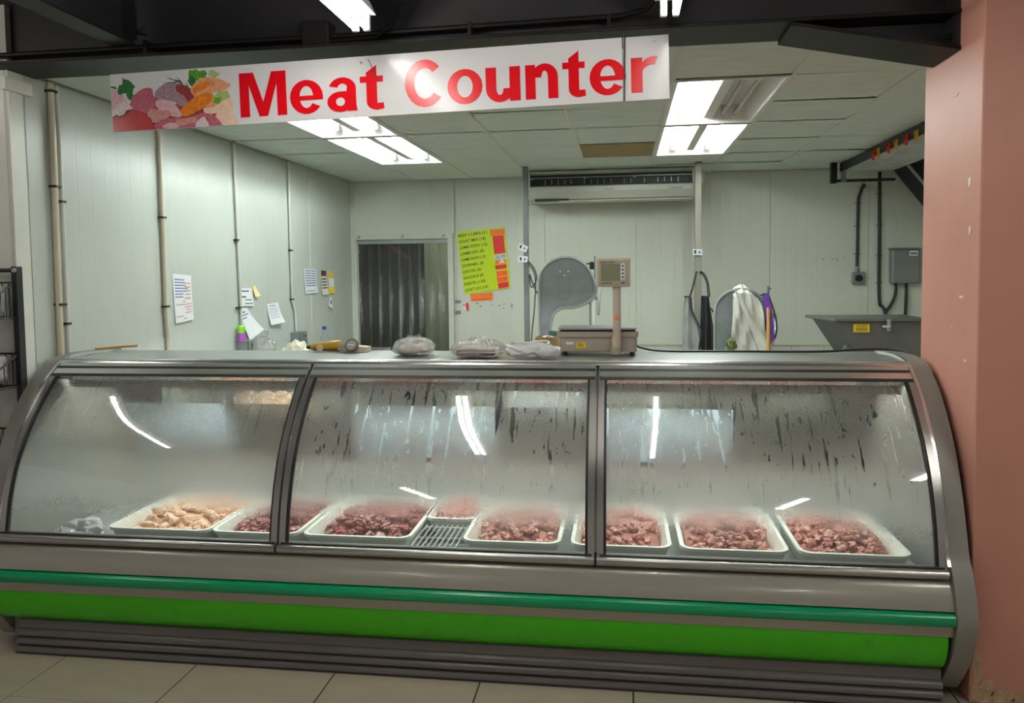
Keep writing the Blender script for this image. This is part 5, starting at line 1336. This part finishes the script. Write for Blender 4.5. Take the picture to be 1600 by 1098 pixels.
# mustard bottle lying down
mb = thing('squeeze_bottle', (-1.51, 3.84, CT), 'mustard coloured squeeze bottle lying on the worktop', 'bottle')
a = Vector((-1.595, 3.845, CT + 0.022)); b = Vector((-1.43, 3.855, CT + 0.030))
pts = [a.lerp(b, t_) for t_ in (0, 0.04, 0.10, 0.3, 0.6, 0.92, 0.98, 1.0)]
MB().tube(pts, [0.010, 0.012, 0.020, 0.022, 0.026, 0.029, 0.027, 0.02], 16).build('bottle_body', MUST, mb, smooth=True)
MB().lathe([(0.018, 0), (0.018, -0.003)], (-1.535, 3.821, CT + 0.02), 'y', 16).build('bottle_label', mat('label_cream', (0.70, 0.60, 0.40, 1), 0.5), mb)
MB().lathe([(0.011, 0), (0.009, -0.018)], (-1.597, 3.845, CT + 0.0215), 'x', 10).build('cap', BLACKR, mb)
# thermometer dial on a small box
db = thing('small_carton', (-1.345, 3.83, CT), 'small open cream carton lying beside the mustard bottle', 'carton')
MB().hexa([(-1.42,3.79,CT+0.001),(-1.28,3.79,CT+0.001),(-1.28,3.87,CT+0.001),(-1.42,3.87,CT+0.001)], [(-1.41,3.80,CT+0.035),(-1.28,3.80,CT+0.026),(-1.28,3.87,CT+0.026),(-1.41,3.87,CT+0.035)]).build('carton_body', mat('carton_cream', (0.64, 0.55, 0.42, 1), 0.6), db)
MB().hexa([(-1.43,3.785,CT+0.012),(-1.37,3.785,CT+0.008),(-1.37,3.79,CT+0.008),(-1.43,3.79,CT+0.012)], [(-1.415,3.77,CT+0.045),(-1.355,3.78,CT+0.036),(-1.355,3.785,CT+0.036),(-1.415,3.775,CT+0.045)]).build('carton_flap', mat('carton_cream', (0.64, 0.55, 0.42, 1), 0.6), db)
dl = thing('dial_gauge', (-1.355, 3.775, CT + 0.02), 'round grey dial gauge propped on the small carton', 'gauge')
dl.rotation_euler = (-0.5, 0, 0)
MB().lathe([(0.034, 0.006), (0.036, -0.002), (0.034, -0.008), (0.027, -0.008)], (-1.350, 3.770, CT + 0.036), 'y', 28).build('dial_case', mat('gauge_grey', (0.16, 0.14, 0.13, 1), 0.4), dl, smooth=True)
MB().lathe([(0.026, -0.0085), (0.025, -0.0095)], (-1.350, 3.770, CT + 0.036), 'y', 28).build('dial_face', mat('gauge_face', (0.42, 0.38, 0.36, 1), 0.4), dl)
MB().box(-1.366, -1.334, 3.7595, 3.7605, CT + 0.033, CT + 0.039).build('dial_text', PAPER, dl)
# stick on the left rear edge
tag(MB().tube([(-2.90 + 0.12, 3.80, CT + 0.016), (-2.62, 3.93, CT + 0.020)], 0.006, 8).build('wooden_stick', WOOD, org=(-2.7, 3.86, CT), smooth=True), 'thin wooden stick lying on the rear left corner of the counter', 'stick')

# ------------------------------------------------------------------ tables behind the counter
tb = thing('work_table', (-2.45, 5.6, 0), 'steel work table along the left wall behind the counter', 'table')
MB().box(-2.80, -2.05, 4.70, 6.75, 0.955, 0.985).build('table_top', STEEL, tb, bevel=0.003)
for (x, y) in ((-2.76, 4.75), (-2.09, 4.75), (-2.76, 6.70), (-2.09, 6.70)):
    MB().box(x-0.02, x+0.02, y-0.02, y+0.02, 0, 0.955).build('leg', STEELD, tb)
crumple('plastic_bag', (-2.52, 5.25, 0.985), (0.075, 0.05, 0.11), 'clear plastic bag standing on the table under the notes', 'bag', FILM, 12, amp=0.35)
crumple('cream_cloth', (-2.27, 5.2, 0.985), (0.12, 0.06, 0.085), 'crumpled cream wrapping on the table below the farther socket', 'wrapping', mat('cream_wrap', (0.72, 0.70, 0.56, 1), 0.5), 14, amp=0.35, sub=3)
wbt = thing('water_bottle', (-2.37, 6.0, 0.986), 'clear water bottle with blue cap and label near the corner', 'bottle')
MB().lathe([(0.028, 0.986), (0.034, 0.992), (0.034, 1.11), (0.030, 1.14), (0.014, 1.18), (0.013, 1.20)], (-2.37, 6.0, 0), 'z', 20).build('bottle_body', WATERF, wbt, smooth=True)
MB().lathe([(0.0345, 1.045), (0.0345, 1.095)], (-2.37, 6.0, 0), 'z', 20).build('bottle_label', mat('label_blue', (0.02, 0.32, 0.62, 1), 0.3), wbt, smooth=True)
MB().lathe([(0.016, 1.198), (0.016, 1.222)], (-2.37, 6.0, 0), 'z', 16).build('bottle_cap', mat('cap_blue', (0.01, 0.02, 0.28, 1), 0.3), wbt, smooth=True)
tr2 = thing('low_trolley', (-1.9, 4.45, 0), 'low steel trolley behind the counter, seen through the glass', 'trolley')
MB().box(-2.7, -1.2, 4.2, 4.68, 0.70, 0.72).build('trolley_top', STEELD, tr2)
for (x, y) in ((-2.66, 4.24), (-1.24, 4.24), (-2.66, 4.64), (-1.24, 4.64)):
    MB().box(x-0.015, x+0.015, y-0.015, y+0.015, 0, 0.70).build('leg', STEELD, tr2)
crt = thing('chicken_crate', (-2.15, 4.45, 0.72), 'dark open crate behind the counter holding whole raw chickens', 'crate')
m = MB().box(-2.37, -1.93, 4.27, 4.28, 0.721, 0.84).box(-2.37, -1.93, 4.63, 4.64, 0.721, 0.84).box(-2.37, -2.36, 4.28, 4.63, 0.721, 0.84).box(-1.94, -1.93, 4.28, 4.63, 0.721, 0.84).box(-2.36, -1.94, 4.28, 4.63, 0.721, 0.73)
m.build('crate_walls', BLACKM, crt)
wm = MB().blob((0, 0, 0), (0.055, 0.07, 0.05), seed=3, amp=0.12, sub=3).mesh('whole_chicken', CHICK, smooth=True)
k = 0
for lay_ in range(2):
    for i in range(4):
        for j in range(3):
            o = bpy.data.objects.new('whole_chicken', wm); COL.objects.link(o)
            o.location = (-2.305 + 0.103*i, 4.345 + 0.11*j, 0.785 + 0.085*lay_); o.rotation_euler = (0, 0, random.uniform(-1, 1))
            tag(o, 'pale whole raw chicken piled in the dark crate behind the glass', 'chicken', 'whole chickens in the crate')
bw = thing('glass_bowl', (-1.66, 4.40, 0.721), 'shallow glass bowl on the trolley right of the chickens', 'bowl')
MB().lathe([(0.04, 0.721), (0.09, 0.78), (0.11, 0.87), (0.105, 0.87), (0.085, 0.785), (0.03, 0.73)], (-1.66, 4.40, 0), 'z', 24).build('bowl_body', WATERF, bw, smooth=True)
MB().tube([Vector((-1.66 + 0.108*math.cos(a), 4.40 + 0.108*math.sin(a), 0.87)) for a in [2*PI*k/24 for k in range(25)]], 0.005, 6).build('bowl_rim', PVCW, bw, smooth=True)

# ------------------------------------------------------------------ wire basket rack at the left edge
rkx = -2.80
rk2 = thing('basket_rack', (rkx, 3.30, 0), 'black metal shop rack with wire baskets at the left edge', 'rack')
MB().box(rkx-0.014, rkx+0.014, 3.285, 3.325, 0.06, 1.69).build('upright', BLACKM, rk2, bevel=0.003)
MB().tube([(rkx-0.6, 3.305, 1.672), (rkx, 3.305, 1.672)], 0.010, 8).build('top_bar', BLACKM, rk2)
MB().lathe([(0.012, 0), (0.010, -0.006)], (rkx+0.004, 3.285, 1.672), 'y', 10).build('bolt', GREYL, rk2)
for (zr, zb) in ((1.618, 1.452), (1.285, 1.130), (0.93, 0.80)):
    k = thing('wire_basket', (0, 0, 0), None, None)
    k.parent = rk2; k.location = -ORG[rk2.name]; ORG[k.name] = Vector((0, 0, 0))
    del k
for bi, (zr, zb) in enumerate(((1.618, 1.452), (1.285, 1.130), (0.93, 0.80))):
    k = [c for c in rk2.children if c.name.startswith('wire_basket')][bi]
    def rim(y): return zr - (3.30 - y)*0.55
    x1 = rkx - 0.004; x0 = rkx - 0.60; y1 = 3.295; y0 = 3.00
    f = MB()
    f.tube([(x1, y1, rim(y1)), (x1, y0, rim(y0)), (x0, y0, rim(y0)), (x0, y1, rim(y1)), (x1, y1, rim(y1))], 0.0045, 6)
    f.tube([(x1, y1, zb), (x1, y0, zb), (x0, y0, zb), (x0, y1, zb), (x1, y1, zb)], 0.0055, 6)
    f.build('rim_wire', BLACKM, k)
    g = MB()
    for q in range(11):
        y = y0 + (y1-y0)*q/10
        g.tube([(x1, y, rim(y)), (x1, y, zb), (x0, y, zb), (x0, y, rim(y))], 0.0025, 5)
    for q in range(1, 18):
        x = x0 + (x1-x0)*q/18
        g.tube([(x, y1, rim(y1)), (x, y1, zb), (x, y0, zb), (x, y0, rim(y0))], 0.0025, 5)
    g.build('mesh_wires', BLACKM, k)['kind'] = 'stuff'
cs = MB().lathe([(0.035, -0.012), (0.04, -0.008), (0.04, 0.008), (0.035, 0.012)], (rkx, 3.24, 0.04), 'x', 18).build('caster_wheel', BLACKR, rk2, smooth=True)
MB().box(rkx-0.02, rkx+0.02, 3.22, 3.30, 0.05, 0.09).build('caster_fork', BLACKM, rk2)
PACKF = film('printed_bag', opacity=0.60, rough=0.15, gloss=0.18, milk=0.95, bump=0.9, bscale=24)
SNACK = mat('snack', (0.50, 0.36, 0.26, 1), 0.7, var=0.4, vscale=40)
def pk(x, y, z, sx_, sy_, sz_, label, seed):
    t = thing('food_bag', (x, y, z), label, 'bag', 'food bags in the wire baskets')
    a = MB().pillow((x, y, z + sz_*0.9), (sx_*0.8, sy_*0.8, sz_*0.7), seed=seed, sub=2); a.build('contents', SNACK, t, smooth=True)
    b = MB().pillow((x, y, z + sz_), (sx_, sy_, sz_*0.98), seed=seed+3, amp=0.05); b.build('plastic_wrap', PACKF, t)
pk(-2.898, 3.155, 1.462, 0.082, 0.125, 0.08, 'clear printed bag in the top wire basket, nearest the post', 1)
pk(-3.09, 3.16, 1.462, 0.085, 0.12, 0.075, 'clear printed bag in the top wire basket, further left', 2)
pk(-2.898, 3.155, 1.140, 0.082, 0.125, 0.075, 'clear bag in the second wire basket, nearest the post', 5)
pk(-3.09, 3.16, 1.140, 0.085, 0.12, 0.07, 'clear bag in the second wire basket, further left', 6)
pk(-2.898, 3.155, 0.810, 0.085, 0.12, 0.05, 'clear bag in the lowest wire basket behind the end panel', 9)
